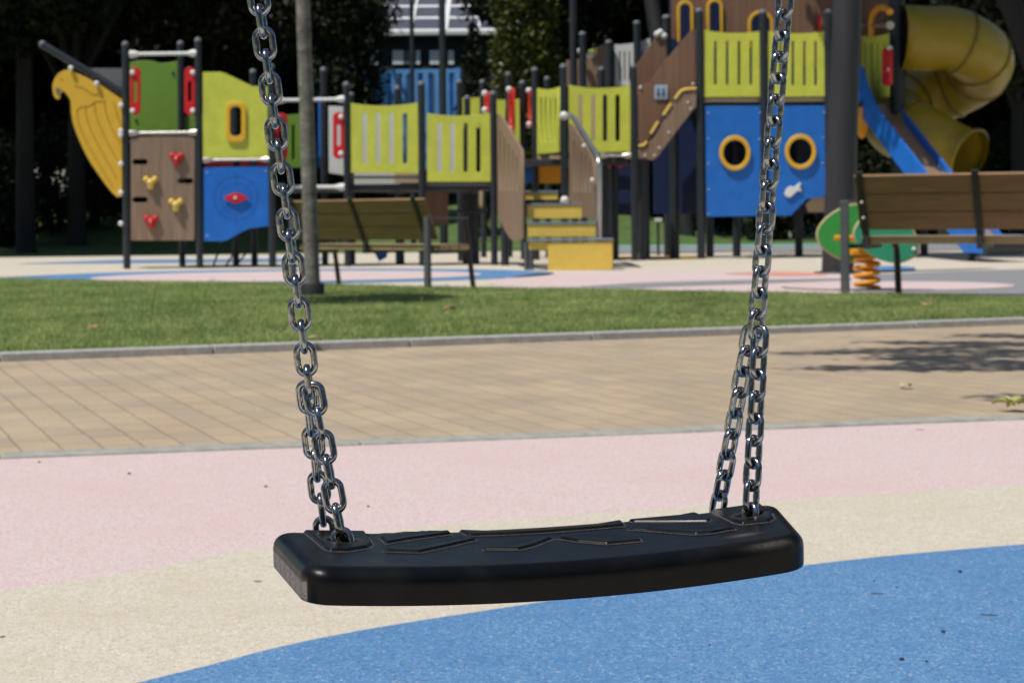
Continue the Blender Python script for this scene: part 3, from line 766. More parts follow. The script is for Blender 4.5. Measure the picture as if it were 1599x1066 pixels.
for a in range(8):
    ca, sa = math.cos(a*math.pi/4), math.sin(a*math.pi/4)
    b.tube([pl.hit(cc[0]+ca*20, cc[1]+sa*20)+Vector((0, -.0125, 0)), pl.hit(cc[0]+ca*40, cc[1]+sa*40)+Vector((0, -.0125, 0))], .0035, 6)
b.build('compass_engraving', M_engrave, bl, pl.hit(*cc))
nd = plate('compass_pointer', FP(Yt-.04), [(348, 309), (358, 304), (368.5, 300.5), (379, 304), (389, 309), (379, 314), (368.5, 318), (358, 314)], M_red, bl, (), .02, .004)
bolts(t, [(368.5, 309)], pl, None, .02, .06, 'pointer_bolt')
bolts(t, [(324, 368), (323, 270), (415, 268)], pl, M_steel, .012, .014)
# small net ladder ropes under the hull
b = MB()
for x0, y0, x1, y1 in ((349, 370, 332, 418), (367, 392, 352, 416), (397, 378, 372, 411)): b.tube([W(x0, y0, Yt+.7), W(x1, y1, Yt+.9)], .014, 8)
b.build('slanted_brace', M_post, t, W(350, 400, Yt+.7))

# ------------------------------------------------------------------ low deck in the middle
t = empty('play_deck', bx(600, 21.7*K), 'low play deck behind the left bench with lime slotted barriers between dark posts', 'play deck')
Ym = 21.7*K; Yd = 22.7*K; pl = FP(Ym)
post(t, 542.5, 132, Ym); post(t, 659.5, 131, Ym, .05); post(t, 771.5, 146, Ym)
for x, y, Y in ((507, 109, Yd), (549.5, 148, Yd+.2), (622, 138, Yd), (731, 153, Yd+.3), (719, 128, Yd+1.3)): post(t, x, y, Y)
rail(t, 'top_rail', [W(432, 157, Ym), W(537, 155, Ym)], .024, M_white); rail(t, 'low_rail', [W(432, 292, Ym), W(537, 292, Ym)], .024, M_white)
for x0, x1, y0, y1, bxx in ((429, 449, 177, 250, 434), (520, 538, 175, 248, 533)):
    plate('grab_handle', FP(Ym-.02), rrect(x0, y0, x1, y1, 8), M_red, t, [rrect((x0+x1)/2-2.8, y0+20, (x0+x1)/2+2.8, y1-20, 2.6)], .03, .006)
    bolts(t, [(bxx, y0+8), (bxx, y1-8)], pl, None, .035, .045)
plate('inner_panel', FP(Yd), [(446, 180), (474, 178), (474, 262), (446, 262)], M_green, t, [rrect(456, 195, 460, 250, 1.9)])
plate('inner_panel', FP(Yd+.2), [(497, 150), (503, 150), (503, 262), (497, 262)], M_blue, t, label='blue panel seen through the doorway')
plate('white_panel', FP(Ym+.5), [(513.5, 166), (545, 167), (545, 275), (513.5, 270)], M_white, t)
plate('white_panel', FP(Yd-.2), [(553, 172), (625, 172), (625, 290), (553, 290)], M_white, t)
plate('white_panel', FP(Yd-.2), [(676, 186), (717, 186), (717, 278), (676, 278)], M_white, t)
plate('tan_board', FP(Yd-.5), [(616, 268), (662, 268), (662, 286), (616, 286)], M_tan, t)
slotted('barrier', pl, 547.5, 654, 161, 160, 5, 270, 270.5, [569.5, 590.5, 611, 632.5], 177, 256, t)
slotted('barrier', pl, 667, 766.5, 177, 176, 4.5, 284, 284, [686.5, 706.5, 727, 747], 192, 269, t)
for xa, xb, yy in ((546, 655, 277), (665, 768, 288)): rail(t, 'barrier_rail', [W(xa, yy, Ym+.05), W(xb, yy, Ym+.05)], .02, M_greypanel, False)
zd = W(600, 289, Ym).z
b = MB(); b.box(((bx(428, Ym).x+bx(775, Ym).x)/2, Ym+.62, zd-.03), (bx(775, Ym).x-bx(428, Ym).x, 1.12, .09), None, 0, .012); b.build('deck', M_deck, t, (bx(600, Ym).x, Ym+.6, zd))
plate('under_panel', FP(Ym+1.0), [(665, 300), (700, 300), (700, 350), (665, 350)], M_brown2, t)
plate('under_panel', FP(Ym+1.1), [(583, 392), (606, 392), (604, 402), (592, 408)], M_blue, t, label='blue drop shaped panel end near the ground')
for xx in (625, 728, 742): post(t, xx, 300, Ym+.9, .055)
rail(t, 'cross_bar', [W(700, 330, Ym+.6), W(756, 330, Ym+.6)], .018, M_post, False)
plate('tan_board', FP(Ym+1.3), [(738, 296), (754, 296), (754, 325), (738, 325)], M_tan, t)

# ------------------------------------------------------------------ stairs
t = empty('play_stairs', bx(885, 19.6*K), 'stairs with bright yellow risers, wooden side panels and a steel handrail', 'stairs')
Y1 = G(905, 422).y; step = .36
pls = VPlane((772, 22.0*K), (821, 19.9*K))
sp = plate('side_panel', pls, smoothpts([(774, 178), (783, 181), (800, 208), (816.5, 235)], 4, False)+smoothpts([(818.5, 372), (805, 376), (794, 367), (776, 331)], 4, False), M_brown, t,
     [rrect(x-.8, 205+(x-783)*1.5, x+.8, 298, .7, 2) for x in (783, 789.5, 796, 802.5, 808.5)], .03, .003)
bolts(t, [(774.5, 181), (774.5, 312)], VPlane((772, 21.9*K), (821, 19.8*K)), None, .045, .03)
plr = VPlane((886, 22.2*K), (936, 19.9*K))
plate('side_panel', plr, [(891, 193), (898, 199), (929, 249), (932, 342), (908, 339), (890, 312)], M_brown, t, [rrect(x-.8, 215+(x-895)*1.3, x+.8, 300, .7, 2) for x in (898, 904, 910, 916, 923)], .03, .003)
hp = [plr.hit(*q) for q in smoothpts([(885, 181), (893, 182), (904, 197), (917, 218), (929, 238), (934.5, 250), (935.5, 268), (935.5, 310), (934.5, 372)], 4, False)]
hr = MB(); hr.tube(hp, .035, 12); hr.build('handrail', M_steel, t, hp[10])
bolts(t, [(883, 181), (884, 313)], VPlane((883, 22.0*K), (936, 19.7*K)), None, .06, .02)
bolts(t, [(918, 228), (931, 281), (932, 362)], plr, None, .028, .05)
post(t, 881.5, 104, 22.3*K, .05)
risers = [((824, 930), (349, 370), 1), ((823, 908.5), (319.5, 341), 2), ((820.5, 871), (300, 312), 3)]
bb = plate('bottom_box', FP(Y1), [(855.5, 379), (956, 377), (956.5, 421), (855.5, 423)], M_stepyellow, t, (), .03, .003)
plate('bottom_box', FP(Y1+.03), [(826, 377), (858, 377), (858, 390), (826, 390)], M_stepyellow, t, (), .03, .003)
zt = W(890, 376, Y1).z; xa, xb = bx(826, Y1).x, bx(956, Y1).x
b = MB(); b.box(((xa+xb)/2, Y1+.18, zt+.012), (xb-xa+.03, .42, .022), None, 0, .004); b.build('tread', M_tread, t, ((xa+xb)/2, Y1+.2, zt))
b = MB(); b.box((bx(955, Y1).x, Y1+.19, W(955, 399, Y1).z), (.03, .34, .40), None, 0, .004); b.build('bottom_box', M_stepyellow, t, (xb, Y1+.2, 0))
for (x0, x1), (y0, y1), i in risers:
    Yr = Y1+.40*i+.05
    plate('riser', FP(Yr), [(x0, y0+1), (x1, y0+1), (x1, y1), (x0, y1)], M_stepyellow, t, (), .03, .003)
    xa, xb = bx(x0, Yr).x, bx(x1, Yr).x; zt = W(x0, y0, Yr).z
    b = MB(); b.box(((xa+xb)/2, Yr+.17, zt+.004), (xb-xa+.02, .40, .022), None, 0, .004); b.build('tread', M_tread, t, ((xa+xb)/2, Yr+.2, zt))
for xx in (821.5, 829):
    bq = MB(); Xq = bx(xx, Y1+.3).x; bq.tube([(Xq, Y1+.3, 0), (Xq, Y1+.3, .34)], .03, 10); bq.build('support_leg', M_greymetal, t, (Xq, Y1+.3, 0))
for xx in (788, 936):
    post(t, xx, 345, 21.5*K, .055, cap=False, name='support_leg')
plate('orange_panel', FP(24.3*K), [(839, 256), (880, 256), (880, 286), (839, 286)], M_orange, t)
plate('blue_panel', FP(24.4*K), [(820, 258), (834, 258), (834, 286), (820, 286)], M_blue, t)

# ------------------------------------------------------------------ raised deck behind the stairs
Yr = 23.4*K; pl = FP(Yr)
t = empty('play_deck', bx(940, Yr), 'taller play deck behind the stairs with wooden ramp wall carrying a small square sign', 'play deck')
post(t, 991, 104, Yr, .052); post(t, 837, 109, 24.2*K, .05); post(t, 941, 108, 25*K, .05)
for x, y, Y in ((817.5, 129, 24.6*K), (795.5, 116, 26*K), (772, 146, 25.2*K), (856, 123, 26*K), (755, 128, 26*K)): post(t, x, y, Y, .048)
slotted('barrier', pl, 888.5, 984.5, 133, 133, 5, 238, 237.5, [906.4, 926.5, 944.8, 964.3], 148, 221, t)
slotted('barrier', VPlane((838, 24.2*K), (884, 22.6*K)), 839.5, 873.5, 138, 136, 3, 241, 238, [846, 853, 860.5, 868], 152, 222, t, w=1.2)
plate('tan_board', FP(Yr+.6), [(898, 145), (932, 145), (932, 225), (898, 225)], M_tan, t)
plate('tan_board', FP(24.0*K), [(839, 243), (876, 243), (876, 249), (839, 249)], M_tan, t)
rail(t, 'barrier_rail', [W(938, 243, Yr), W(984, 243, Yr)], .022, M_steel)
for (x, y0, y1, dy) in ((761, 143, 175, .3), (799, 137, 205, 0), (830, 139, 198, .1)):
    plq = VPlane((x-4, 25.2*K+dy), (x+4, 24.5*K+dy))
    plate('grab_handle', plq, rrect(x-4, y0, x+4, y1, 3.5), M_red, t, [rrect(x-1, y0+12, x+1, y1-12, .9, 2)], .03, .004)
    bolts(t, [(x, y0+3), (x, y1-3)], plq, None, .05, .04)
slotted('barrier', FP(26*K), 776, 816, 156, 154, 1, 232, 230, [790, 803], 170, 220, t, w=1)
slotted('barrier', FP(26.4*K), 721, 762, 153, 151, 1, 200, 200, [733], 165, 190, t, w=1)
zd = W(900, 247, Yr).z
b = MB(); b.box((bx(935, Yr).x-.25, Yr+.75, zd-.05), (1.9, 1.3, .08), None, 0, .01); b.build('deck', M_deck, t, (bx(935, Yr).x, Yr+.7, zd))
for x, Y in ((945, Yr+.5), (960, Yr+.75), (1009, Yr+.9), (1003, Yr+.2)): post(t, x, 252, Y, .055, cap=False)
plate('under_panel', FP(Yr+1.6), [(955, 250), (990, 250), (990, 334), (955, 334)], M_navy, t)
plate('under_panel', FP(Yr+1.5), [(950, 248), (972, 248), (972, 262), (950, 262)], M_red, t, label='red panel edge under the deck')
# ramp walls
rw = FP(Yr+.75); rw2 = FP(Yr+1.4)
plate('ramp_wall', rw2, [(995, 99), (1024, 59), (1037, 57), (1042, 92), (1046, 140), (995, 150)], M_brown2, t)
plate('ramp_wall', rw, [(996.5, 133), (1014, 131.5), (1026, 113), (1039, 95), (1060, 70), (1081, 46), (1086, 45), (1087, 142), (1062, 144), (1040, 176), (1008, 226), (996.5, 230)], M_brown2, t)
lw = FP(Yr+.58)
plate('ramp_wall', lw, [(996.5, 234), (1008, 230), (1024, 208), (1044, 175), (1052, 160), (1064, 146), (1087, 142), (1087, 166), (1054, 208), (1026, 246), (1020, 250), (996.5, 249)], M_brown, t)
bolts(t, [(1007, 243), (1022, 243), (1029, 231), (1044, 207), (1074, 160), (1005, 228), (1078, 170)], lw, None, .017, .016)
for seg in ([(997.5, 229), (1006, 226), (1010, 221)], [(1016, 209), (1020, 203), (1028, 190)], [(1036, 180), (1042, 171), (1048, 162)], [(1054, 155), (1062, 144), (1070, 140), (1087, 138.5)]):
    b = MB(); b.tube([lw.hit(*q)+Vector((0, -.015, 0)) for q in smoothpts(seg, 4, False)], .021, 10); b.build('yellow_rail', M_stepyellow, t, lw.hit(*seg[0]))
sg = plate('pictogram_sign', FP(Yr+.72), rrect(1022, 133, 1042.5, 155, 2), M_signblue, t, (), .012, .002)
for ring in (circ(1028, 139.5, 2, 12), [(1026, 142.5), (1030, 142.5), (1031, 150.5), (1025, 150.5)], circ(1036, 139.5, 2, 12), [(1034, 142.5), (1038, 142.5), (1039, 150.5), (1033, 150.5)]):
    plate('pictogram', FP(Yr+.709), ring, M_signdark, sg, (), .006, .001)
bolts(t, [(1026, 54), (1037, 57), (1031, 51)], rw2, M_white, .05, .03)
bolts(t, [(1082, 132), (1000, 137)], rw, None, .022, .02)
# far section of the same deck
Yf = 27*K
slotted('white_barrier', FP(Yf), 960, 1015, 70, 60, 3, 134, 134, [968, 975.5, 983, 1003], 80, 126, t, M_white, 1.1)
plate('ramp_wall', FP(Yf+.3), [(884, 95), (905, 92), (925, 79), (940, 70), (950, 71), (950, 136), (884, 136)], M_brown, t)
plate('lime_panel', FP(Yf+.25), [(919, 79), (927, 76), (933, 78), (922, 90)], M_lime, t)
bolts(t, [(907, 80), (922, 86)], FP(Yf+.2), None, .06, .05)
for x, y in ((897.5, -60), (912, 53), (953, 66), (997, 36)): post(t, x, y, Yf-.1, .06)
post(t, 1043.5, 27, 25.5*K, .07)

# ------------------------------------------------------------------ big tower on the right
Yq = 24.0*K; pl = FP(Yq)
t = empty('play_tower', bx(1195, Yq), 'tall play tower with two yellow portholes in its blue wall and brown cabin above', 'play tower')
for (x, y) in ((1094.5, 17, ), (1194, 19), (1295, 19)): post(t, x, y, Yq, .06)
for x in (1108, 1150, 1247, 1293): post(t, x, 60, Yq+1.15, .062, cap=False)
post(t, 1053, 180, Yq+.6, .075, cap=False); post(t, 1403, -40, Yq+.2, .115)
slotted('barrier', pl, 1099.5, 1189, 47, 48.5, 4.5, 152, 151.5, [1117, 1135.5, 1154, 1172.5], 64, 133, t, w=2)
slotted('barrier', pl, 1199.5, 1291, 49, 48.5, 4, 151.5, 151, [1219, 1238, 1256, 1273.5], 64, 134, t, w=2)
plate('deck_edge', FP(Yq+.06), [(1100, 154), (1291, 153), (1291, 159), (1100, 160)], M_tan, t, (), .05)
bw = plate('blue_wall', pl, [(1101, 166), (1291.5, 165), (1288, 306), (1285, 308), (1259, 311), (1235, 336.5), (1103, 338.5)], M_blue, t, [circ(1147.5, 239, 20, 32), circ(1250, 237, 20, 32)], .03, .004)
for c in ((1147.5, 239), (1250, 237)):
    plate('porthole_frame', FP(Yq-.04), circ(*c, 24.3, 36, 27.5), M_amber, bw, [circ(*c, 18.2, 32, 20.5)], .05, .010)
plate('white_fish', FP(Yq-.035), smoothpts([(1225, 303), (1228, 295), (1234, 291), (1241, 291.5), (1246, 287), (1251, 285.5), (1249, 292), (1252, 299), (1246, 298), (1241, 302), (1234, 308), (1228, 307)], 3), M_white, bw, (), .03, .006)
bolts(t, [(1106, 177), (1106, 217), (1106, 256), (1106, 296), (1106, 334), (1186, 217), (1187, 177), (1287, 176), (1286, 215), (1285, 255)], pl, M_steel, .014, .016)
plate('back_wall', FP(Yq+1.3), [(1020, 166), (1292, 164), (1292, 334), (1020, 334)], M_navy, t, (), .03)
zd = W(1195, 160, Yq).z
b = MB(); b.box((bx(1195, Yq).x+.35, Yq+.68, zd-.04), (2.75, 1.2, .08), None, 0, .01); b.build('deck', M_deck, t, (bx(1195, Yq).x, Yq+.6, zd))
plate('counter_board', FP(Yq+.35), [(1258, 319), (1268, 309), (1288, 308), (1288, 331), (1262, 331)], M_tan, t, (), .05)
# cabin
Yc = Yq+1.35; pc = FP(Yc)
def arch(cx, w_, yt, yb): return [(cx-w_, yb)]+[(cx-w_*math.cos(math.pi*i/12), yt+w_-w_*math.sin(math.pi*i/12)) for i in range(13)]+[(cx+w_, yb)]
cab = plate('cabin_wall', pc, [(1048, -70), (1350, -70), (1350, 120), (1048, 60)], M_brown2, t, [arch(1070, 8.5, 7, 62), arch(1116, 8.5, 4, 52), arch(1188, 14, 24, 70)], .04)
for cx, w_, yt, yb in ((1070, 13, 1.5, 66), (1116, 13, -1.5, 56), (1188, 20, 17, 75)):
    o_ = arch(cx, w_, yt, yb); i_ = arch(cx, w_-5, yt+5, yb)
    plate('arched_window_frame', FP(Yc-.04), o_+i_[::-1], M_amber, cab, (), .05, .008)
plate('cabin_wall', VPlane((1338, 25.4*K), (1405, 24.2*K)), [(1340, -70), (1400, -70), (1402, 60), (1340, 60)], M_brown2, t, (), .04)
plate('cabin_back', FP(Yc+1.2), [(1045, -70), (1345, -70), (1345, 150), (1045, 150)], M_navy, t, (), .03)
plate('red_panel', FP(Yc-.1), [(1277, 24), (1282, 22), (1282, 48), (1277, 48)], M_red, t)
# entrance of the slide
ps = VPlane((1342, 25.2*K), (1396, 23.6*K))
slotted('barrier', ps, 1346, 1388, 56, 52, 3, 152.5, 151, [1351, 1361, 1370.5, 1379.5], 68, 136, t, w=1.6)
rail(t, 'entrance_bar', [ps.hit(1346, 41), ps.hit(1390, 40)], .03, M_steel)
b = MB(); b.tube([ps.hit(*q) for q in smoothpts([(1361, 58), (1361, 40), (1363, 24), (1371, 14), (1380, 12), (1390, 19)], 5, False)], .05, 12); b.build('orange_hook_rail', M_orange, t, ps.hit(1371, 30))
plate('grab_handle', VPlane((1380, 23.9*K), (1394, 23.4*K)), rrect(1379.5, 75, 1391.5, 134, 5), M_red, t, (), .05, .008)
bolts(t, [(1389, 76), (1389, 109)], FP(23.5*K), None, .04, .03)

# ------------------------------------------------------------------ straight slide
A_ = W(1366, 162, 24.3*K); B_ = W(1535, 388, 21.6*K)
t = empty('slide', Vector((B_.x, B_.y, 0)), 'straight playground slide with blue side walls and a steel bed', 'slide')
hd = Vector((B_.x-A_.x, B_.y-A_.y, 0)); Lh = hd.length; hd.normalize(); sd_ = Vector((hd.y, -hd.x, 0))   # right hand side seen from the front
def sl(s, side, up):                      # s: metres along, side: -1..1, up: metres above the bed
    tt = min(max(s/Lh, -.2), 1); z = A_.z+(max(.24, B_.z)-A_.z)*min(1, max(0, tt))
    if s > Lh: z = .24
    p = Vector((A_.x, A_.y, 0))+hd*s+sd_*side*.25; p.z = z+up; return p
ss_ = [-.35, 0, .15]+[Lh*i/10 for i in range(1, 11)]+[Lh+.25, Lh+.5]
b = MB(); vs = []
for s in ss_: vs += [sl(s, -1, 0), sl(s, 1, 0), sl(s, 1, -.03), sl(s, -1, -.03)]
fs = []
for i in range(len(ss_)-1):
    for j in range(4): fs.append([i*4+j, i*4+(j+1) % 4, (i+1)*4+(j+1) % 4, (i+1)*4+j])
b.add(vs, fs); b.build('slide_bed', mat('slide_bed_steel', (.50, .34, .22), .38, metal=.55, vary=.1, scale=4), t, A_)
for sd1 in (-1, 1):
    b = MB(); vs = []
    for s in ss_:
        hgt = .62 if s <= .16 else (.30 if s > .5 else .45)
        if s < 0: hgt = .58
        if sd1 < 0: hgt = .12
        for o_, u in ((1.0, -.12), (1.0, hgt), (1.16, hgt), (1.16, -.12)):
            q = sl(s, sd1*(o_+.01), u); q.z = max(q.z, .02); vs.append(q)
    fs = []
    for i in range(len(ss_)-1):
        for j in range(4): fs.append([i*4+j, i*4+(j+1) % 4, (i+1)*4+(j+1) % 4, (i+1)*4+j])
    n_ = len(vs); fs += [[0, 1, 2, 3], [n_-1, n_-2, n_-3, n_-4]]
    b.add(vs, fs); b.build('side_wall', M_blue, t, A_)
b = MB(); b.tube([sl(Lh+.52, -1.1, -.03), sl(Lh+.52, 1.1, -.03)], .11, 14); b.build('end_roll', M_post, t, B_)
for s in (1.0, Lh-.3):
    q = sl(s, 0, -.2); b = MB(); b.tube([(q.x, q.y, 0), (q.x, q.y, max(q.z, .1))], .05, 10); b.build('support_leg', M_post, t, (q.x, q.y, 0))
plate('yellow_side_disc', FP(24.1*K), circ(1346, 190, 9, 24, 27), M_orange, t, (), .04, .006)

# ------------------------------------------------------------------ spiral tube slide
Yu = 27.6; rt = .496
top = W(1417, 61, Yu-.55); Cx = XY(1468, Yu).x; Cy = Yu+.12; Rr = .66
t = empty('tube_slide', (Cx, Cy, 0), 'large yellow spiral tube slide in the shade of the trees', 'tube slide')
path = [Vector((XY(1410, Cy-Rr).x, Cy-Rr, top.z+.02)), Vector((XY(1430, Cy-Rr).x, Cy-Rr, top.z+.01)), Vector((XY(1448, Cy-Rr).x, Cy-Rr, top.z))]
zend = W(1490, 262, Yu).z
nn = 46
for i in range(nn+1):
    th = 2*math.pi*i/nn*1.0
    path.append(Vector((Cx+Rr*math.sin(th), Cy-Rr*math.cos(th), top.z+(zend+.30-top.z)*(i/nn)**1.05)))
ex = W(1497, 256, Yu-.75)
path += [Vector((Cx+.10, Cy-Rr-.05, zend+.25)), Vector((Cx+.19, Cy-Rr-.12, zend+.20)), Vector((Cx+.27, Cy-Rr-.21, zend+.15))]
rs = [rt]*(len(path)-8)+[rt*.97, rt*.93, rt*.89, rt*.85, rt*.82, rt*.8, rt*.8, rt*.84]
b = MB(); b.tube(path, rs, 28, False); b.tube(path, [r-.03 for r in rs], 28, False)
n_ = 28; k_ = len(path)
oN = (k_-1)*n_; iN = k_*n_+(k_-1)*n_
for j in range(n_):
    b.f.append([oN+j, oN+(j+1) % n_, iN+(j+1) % n_, iN+j]); b.m.append(0); b.sm.append(True)
    b.f.append([j, k_*n_+j, k_*n_+(j+1) % n_, (j+1) % n_]); b.m.append(0); b.sm.append(True)
b.build('tube', M_tube, t, (Cx, Cy, 0))
def flange(i):
    p = path[i]; d = (path[min(i+1, k_-1)]-path[i-1]).normalized()
    b = MB(); b.tube([p-d*.018, p-d*.017, p+d*.017, p+d*.018], [rs[i]*.98, rs[i]+.022, rs[i]+.022, rs[i]*.98], 28, False)
    up = Vector((0, 0, 1)); sx = d.cross(up).normalized(); uz = sx.cross(d)
    for j in range(16):
        a = 2*math.pi*j/16; b.ball(p+(sx*math.cos(a)+uz*math.sin(a))*(rs[i]+.02)+d*.02, .014, 0)
    b.build('seam_flange', M_seam, t, p)
for i in (5, 10, 16, 22, 29, 36, 43): flange(i)
p = path[-1]; d = (path[-1]-path[-2]).normalized()
b = MB(); b.tube([p-d*.03, p, p+d*.03], [rs[-1]+.01, rs[-1]+.03, rs[-1]-.005], 28, False); b.build('exit_lip', M_tube, t, p)
for (x, y) in ((Cx-.2, Cy+.1), (Cx+.35, Cy-Rr-.12)):
    b = MB(); b.tube([(x, y, 0), (x, y, zend-.1)], .06, 12); b.build('support_leg', M_post, t, (x, y, 0))
# ------------------------------------------------------------------ spring rocker
g0 = G(1354, 455); Ys = g0.y
t = empty('spring_rocker', g0, 'leaf shaped green spring rocker with an orange coil beside the right bench', 'spring rocker')
s_ = F/Ys
def rk(px, py, dy=0): return W(px, py, Ys+dy)
b = MB(); pth = []
r_ = .098; z0_, z1_ = .03, rk(1354, 399).z
for i in range(4*18+1):
    a = 2*math.pi*i/18; pth.append((g0.x+r_*math.cos(a), g0.y+r_*math.sin(a), z0_+(z1_-z0_)*i/(4*18)))
b.tube(pth, .019, 10); b.build('coil_spring', M_orange, t, g0)
b = MB(); b.lathe((g0.x, g0.y, 0), [(.13, 0), (.13, .012), (.11, .018)], 20); b.build('ground_plate', M_greymetal, t, g0)
b = MB(); b.box((g0.x, g0.y, z1_+.03), (.30, .24, .05), None, 0, .012); b.build('mount_plate', M_orange, t, (g0.x, g0.y, z1_))
far_ = smoothpts([(1336, 318), (1313, 324), (1289, 340), (1275.5, 359), (1276.5, 377), (1289, 392), (1313, 406), (1335, 411), (1358, 408), (1374, 396), (1380, 375), (1374, 348), (1358, 325)], 4)
near_ = smoothpts([(1352, 333), (1339, 347), (1331.5, 364), (1337, 380), (1350, 392), (1369, 404), (1396, 411), (1411, 409.5), (1428, 401), (1435, 389), (1434, 376), (1424, 355), (1400, 338), (1374, 330)], 4)
for nm, pts, m, dy, lab in (('side_panel', far_, M_rock_g, .12, None), ('side_panel', near_, M_rock_t, -.14, 'turquoise side panel')):
    e_ = plate(nm, FP(Ys+dy), pts, M_edge, t, (), .034, .006, label=lab)
    cx = sum(p[0] for p in pts)/len(pts); cy = sum(p[1] for p in pts)/len(pts)
    plate('painted_face', FP(Ys+dy-.019), [((p[0]-cx)*.955+cx, (p[1]-cy)*.95+cy) for p in pts], m, e_, (), .006, .001)
b = MB(); b.tube([rk(1303, 371.5, -.05), rk(1335, 371.5, -.05)], .022, 10); b.build('foot_peg', M_orange, t, rk(1318, 371))
b = MB(); b.box((g0.x, g0.y, rk(1350, 355).z), (.16, .26, .03), None, 0, .008); b.build('seat', M_rock_g, t, g0)
bolts(t, [(1427, 389)], FP(Ys-.16), M_white, .018, .005)

# ------------------------------------------------------------------ benches (the backs face us)
def make_bench(label, sc, phi, anchor, at_end, L_=1.9, cut=0.0):
    """local x along the bench, y away from the camera; anchor: ground point of the end post 'at_end'"""
    rot = Matrix.Rotation(-phi, 3, 'Z')
    ax = Vector((at_end*(L_/2-.04), -.12, 0))
    org = Vector((anchor.x, anchor.y, 0))-rot @ (ax*sc)
    t = empty('bench', org, label, 'bench')
    def put(mb, name, m, parent=t, lc=(0, 0, 0)):
        mb.v = [tuple(Vector(v)*sc) for v in mb.v]
        o = mb.build(name, m, None, (0, 0, 0)); o.parent = t; o.location = (0, 0, 0); return o
    t.rotation_euler = (0, 0, -phi)
    lean = R(25)
    rl = Matrix.Rotation(-lean*-1, 3, 'X')
    for i in range(3):
        zc = .60+.14*i; yc = -.005-math.tan(lean)*(zc-.53)
        b = MB(); b.box((0, yc, zc), (L_-cut, .035, .149), Matrix.Rotation(lean, 3, 'X'), 0, .006); put(b, 'back_board', M_bench_shade)
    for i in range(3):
        b = MB(); b.box((0, .09+.15*i, .447), (L_-cut, .138, .06), None, 0, .008); put(b, 'seat_board', M_bench_lit)
    for x in (-1, 0, 1):
        xx = x*((L_-cut)/2-(.045 if cut else .14))
        b = MB()
        b.box((xx, -.032-math.tan(lean)*(.745-.53), .745), (.05, .02, .50), Matrix.Rotation(lean, 3, 'X')); b.box((xx, -.006, .45), (.05, .045, .14))
        b.box((xx, .22, .398), (.05, .44, .035))
        put(b, 'back_support', M_darkmetal)
    for x in (-1, 1):
        xx = x*(L_/2-.04)
        b = MB(); b.box((xx, -.12, .3775), (.062, .05, .755), None, 0, .004); put(b, 'end_post', M_greymetal)
        b = MB(); b.box((xx, .19, .745), (.05, .56, .022), None, 0, .004); put(b, 'armrest', M_greymetal)
        xl = xx-x*cut
        b = MB(); b.tube([(xl, .44, .735 if not cut else .41), (xl, .50, .37), (xl, .56, 0)], .027, 8); put(b, 'front_leg', M_darkmetal)
        b = MB(); b.box((xx-x*.05, .2, .40), (.10, .5, .03)); put(b, 'side_brace', M_darkmetal)
    for xx in (-(L_-cut)/2+(.045 if cut else .14),):
        b = MB()
        for zc in (.62, .74): b.ball((xx, -.046-math.tan(lean)*(zc-.53), zc), .012, 0)
        put(b, 'bolt_cap', M_cap)
    return t
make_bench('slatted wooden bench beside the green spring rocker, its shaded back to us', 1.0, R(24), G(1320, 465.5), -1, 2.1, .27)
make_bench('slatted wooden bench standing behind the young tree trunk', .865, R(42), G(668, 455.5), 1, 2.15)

# ------------------------------------------------------------------ masts, lamps, small sign
def mast(label, pb, pt, wb, wt, Yb_, ext, name='mast'):
    p0 = G(*pb); p1 = W(pt[0], pt[1], p0.y); d = (p1-p0); q = p0+d*ext
    r0 = wb/2/F*p0.y; r1 = wt/2/F*p0.y
    t = empty(name, p0, label, 'mast')
    b = MB(); b.tube([p0, p1, q], [r0, r1, r1*.8], 24); b.build('pole', M_mast, t, p0)
    b = MB(); b.lathe(p0, [(r0*1.5, 0), (r0*1.5, .015), (r0*1.02, .03)], 24); b.build('base_plate', M_mast, t, p0)
    b = MB(); b.lathe(q, [(r1*.85, 0), (r1*.85, .04), (r1*.3, .08)], 16); b.build('top_cap', M_mast, t, q)
mast('thick dark mast leaning slightly right beside the blue porthole wall', (1308, 427), (1323, 0), 50, 44, None, 1.5)
mast('leaning dark mast far behind the wooden ramp wall', (1075, 378), (1018, 0), 26, 25, None, 1.3)
def lamp(label, px, Y, r):
    X = XY(px, Y).x; t = empty('street_lamp', (X, Y, bank(X, Y)-.02), label, 'lamp post')
    b = MB(); b.tube([(X, Y, bank(X, Y)-.05), (X, Y, 2), (X, Y, 7)], [r*1.15, r, r*.8], 14); b.build('pole', M_post, t, (X, Y, 0))
    b = MB(); b.box((X+.3, Y, 7.02), (.8, .2, .08), None, 0, .02); b.build('lamp_head', M_post, t, (X, Y, 7))
lamp('thin dark lamp pole in front of the blue container', 645.5, 40, .055); lamp('thicker dark lamp pole at the right side of the blue container', 693, 36, .075)
p0 = G(1028, 399); t = empty('small_sign', p0, 'small white sign plate on a thin post under the ramp', 'sign')
b = MB(); b.tube([p0, (p0.x, p0.y, W(1028, 346, p0.y).z)], .022, 8); b.build('sign_post', M_post, t, p0)
plate('sign_plate', FP(p0.y-.03), rrect(1022, 340.5, 1034, 346, 1), M_white, t, (), .012, .002)

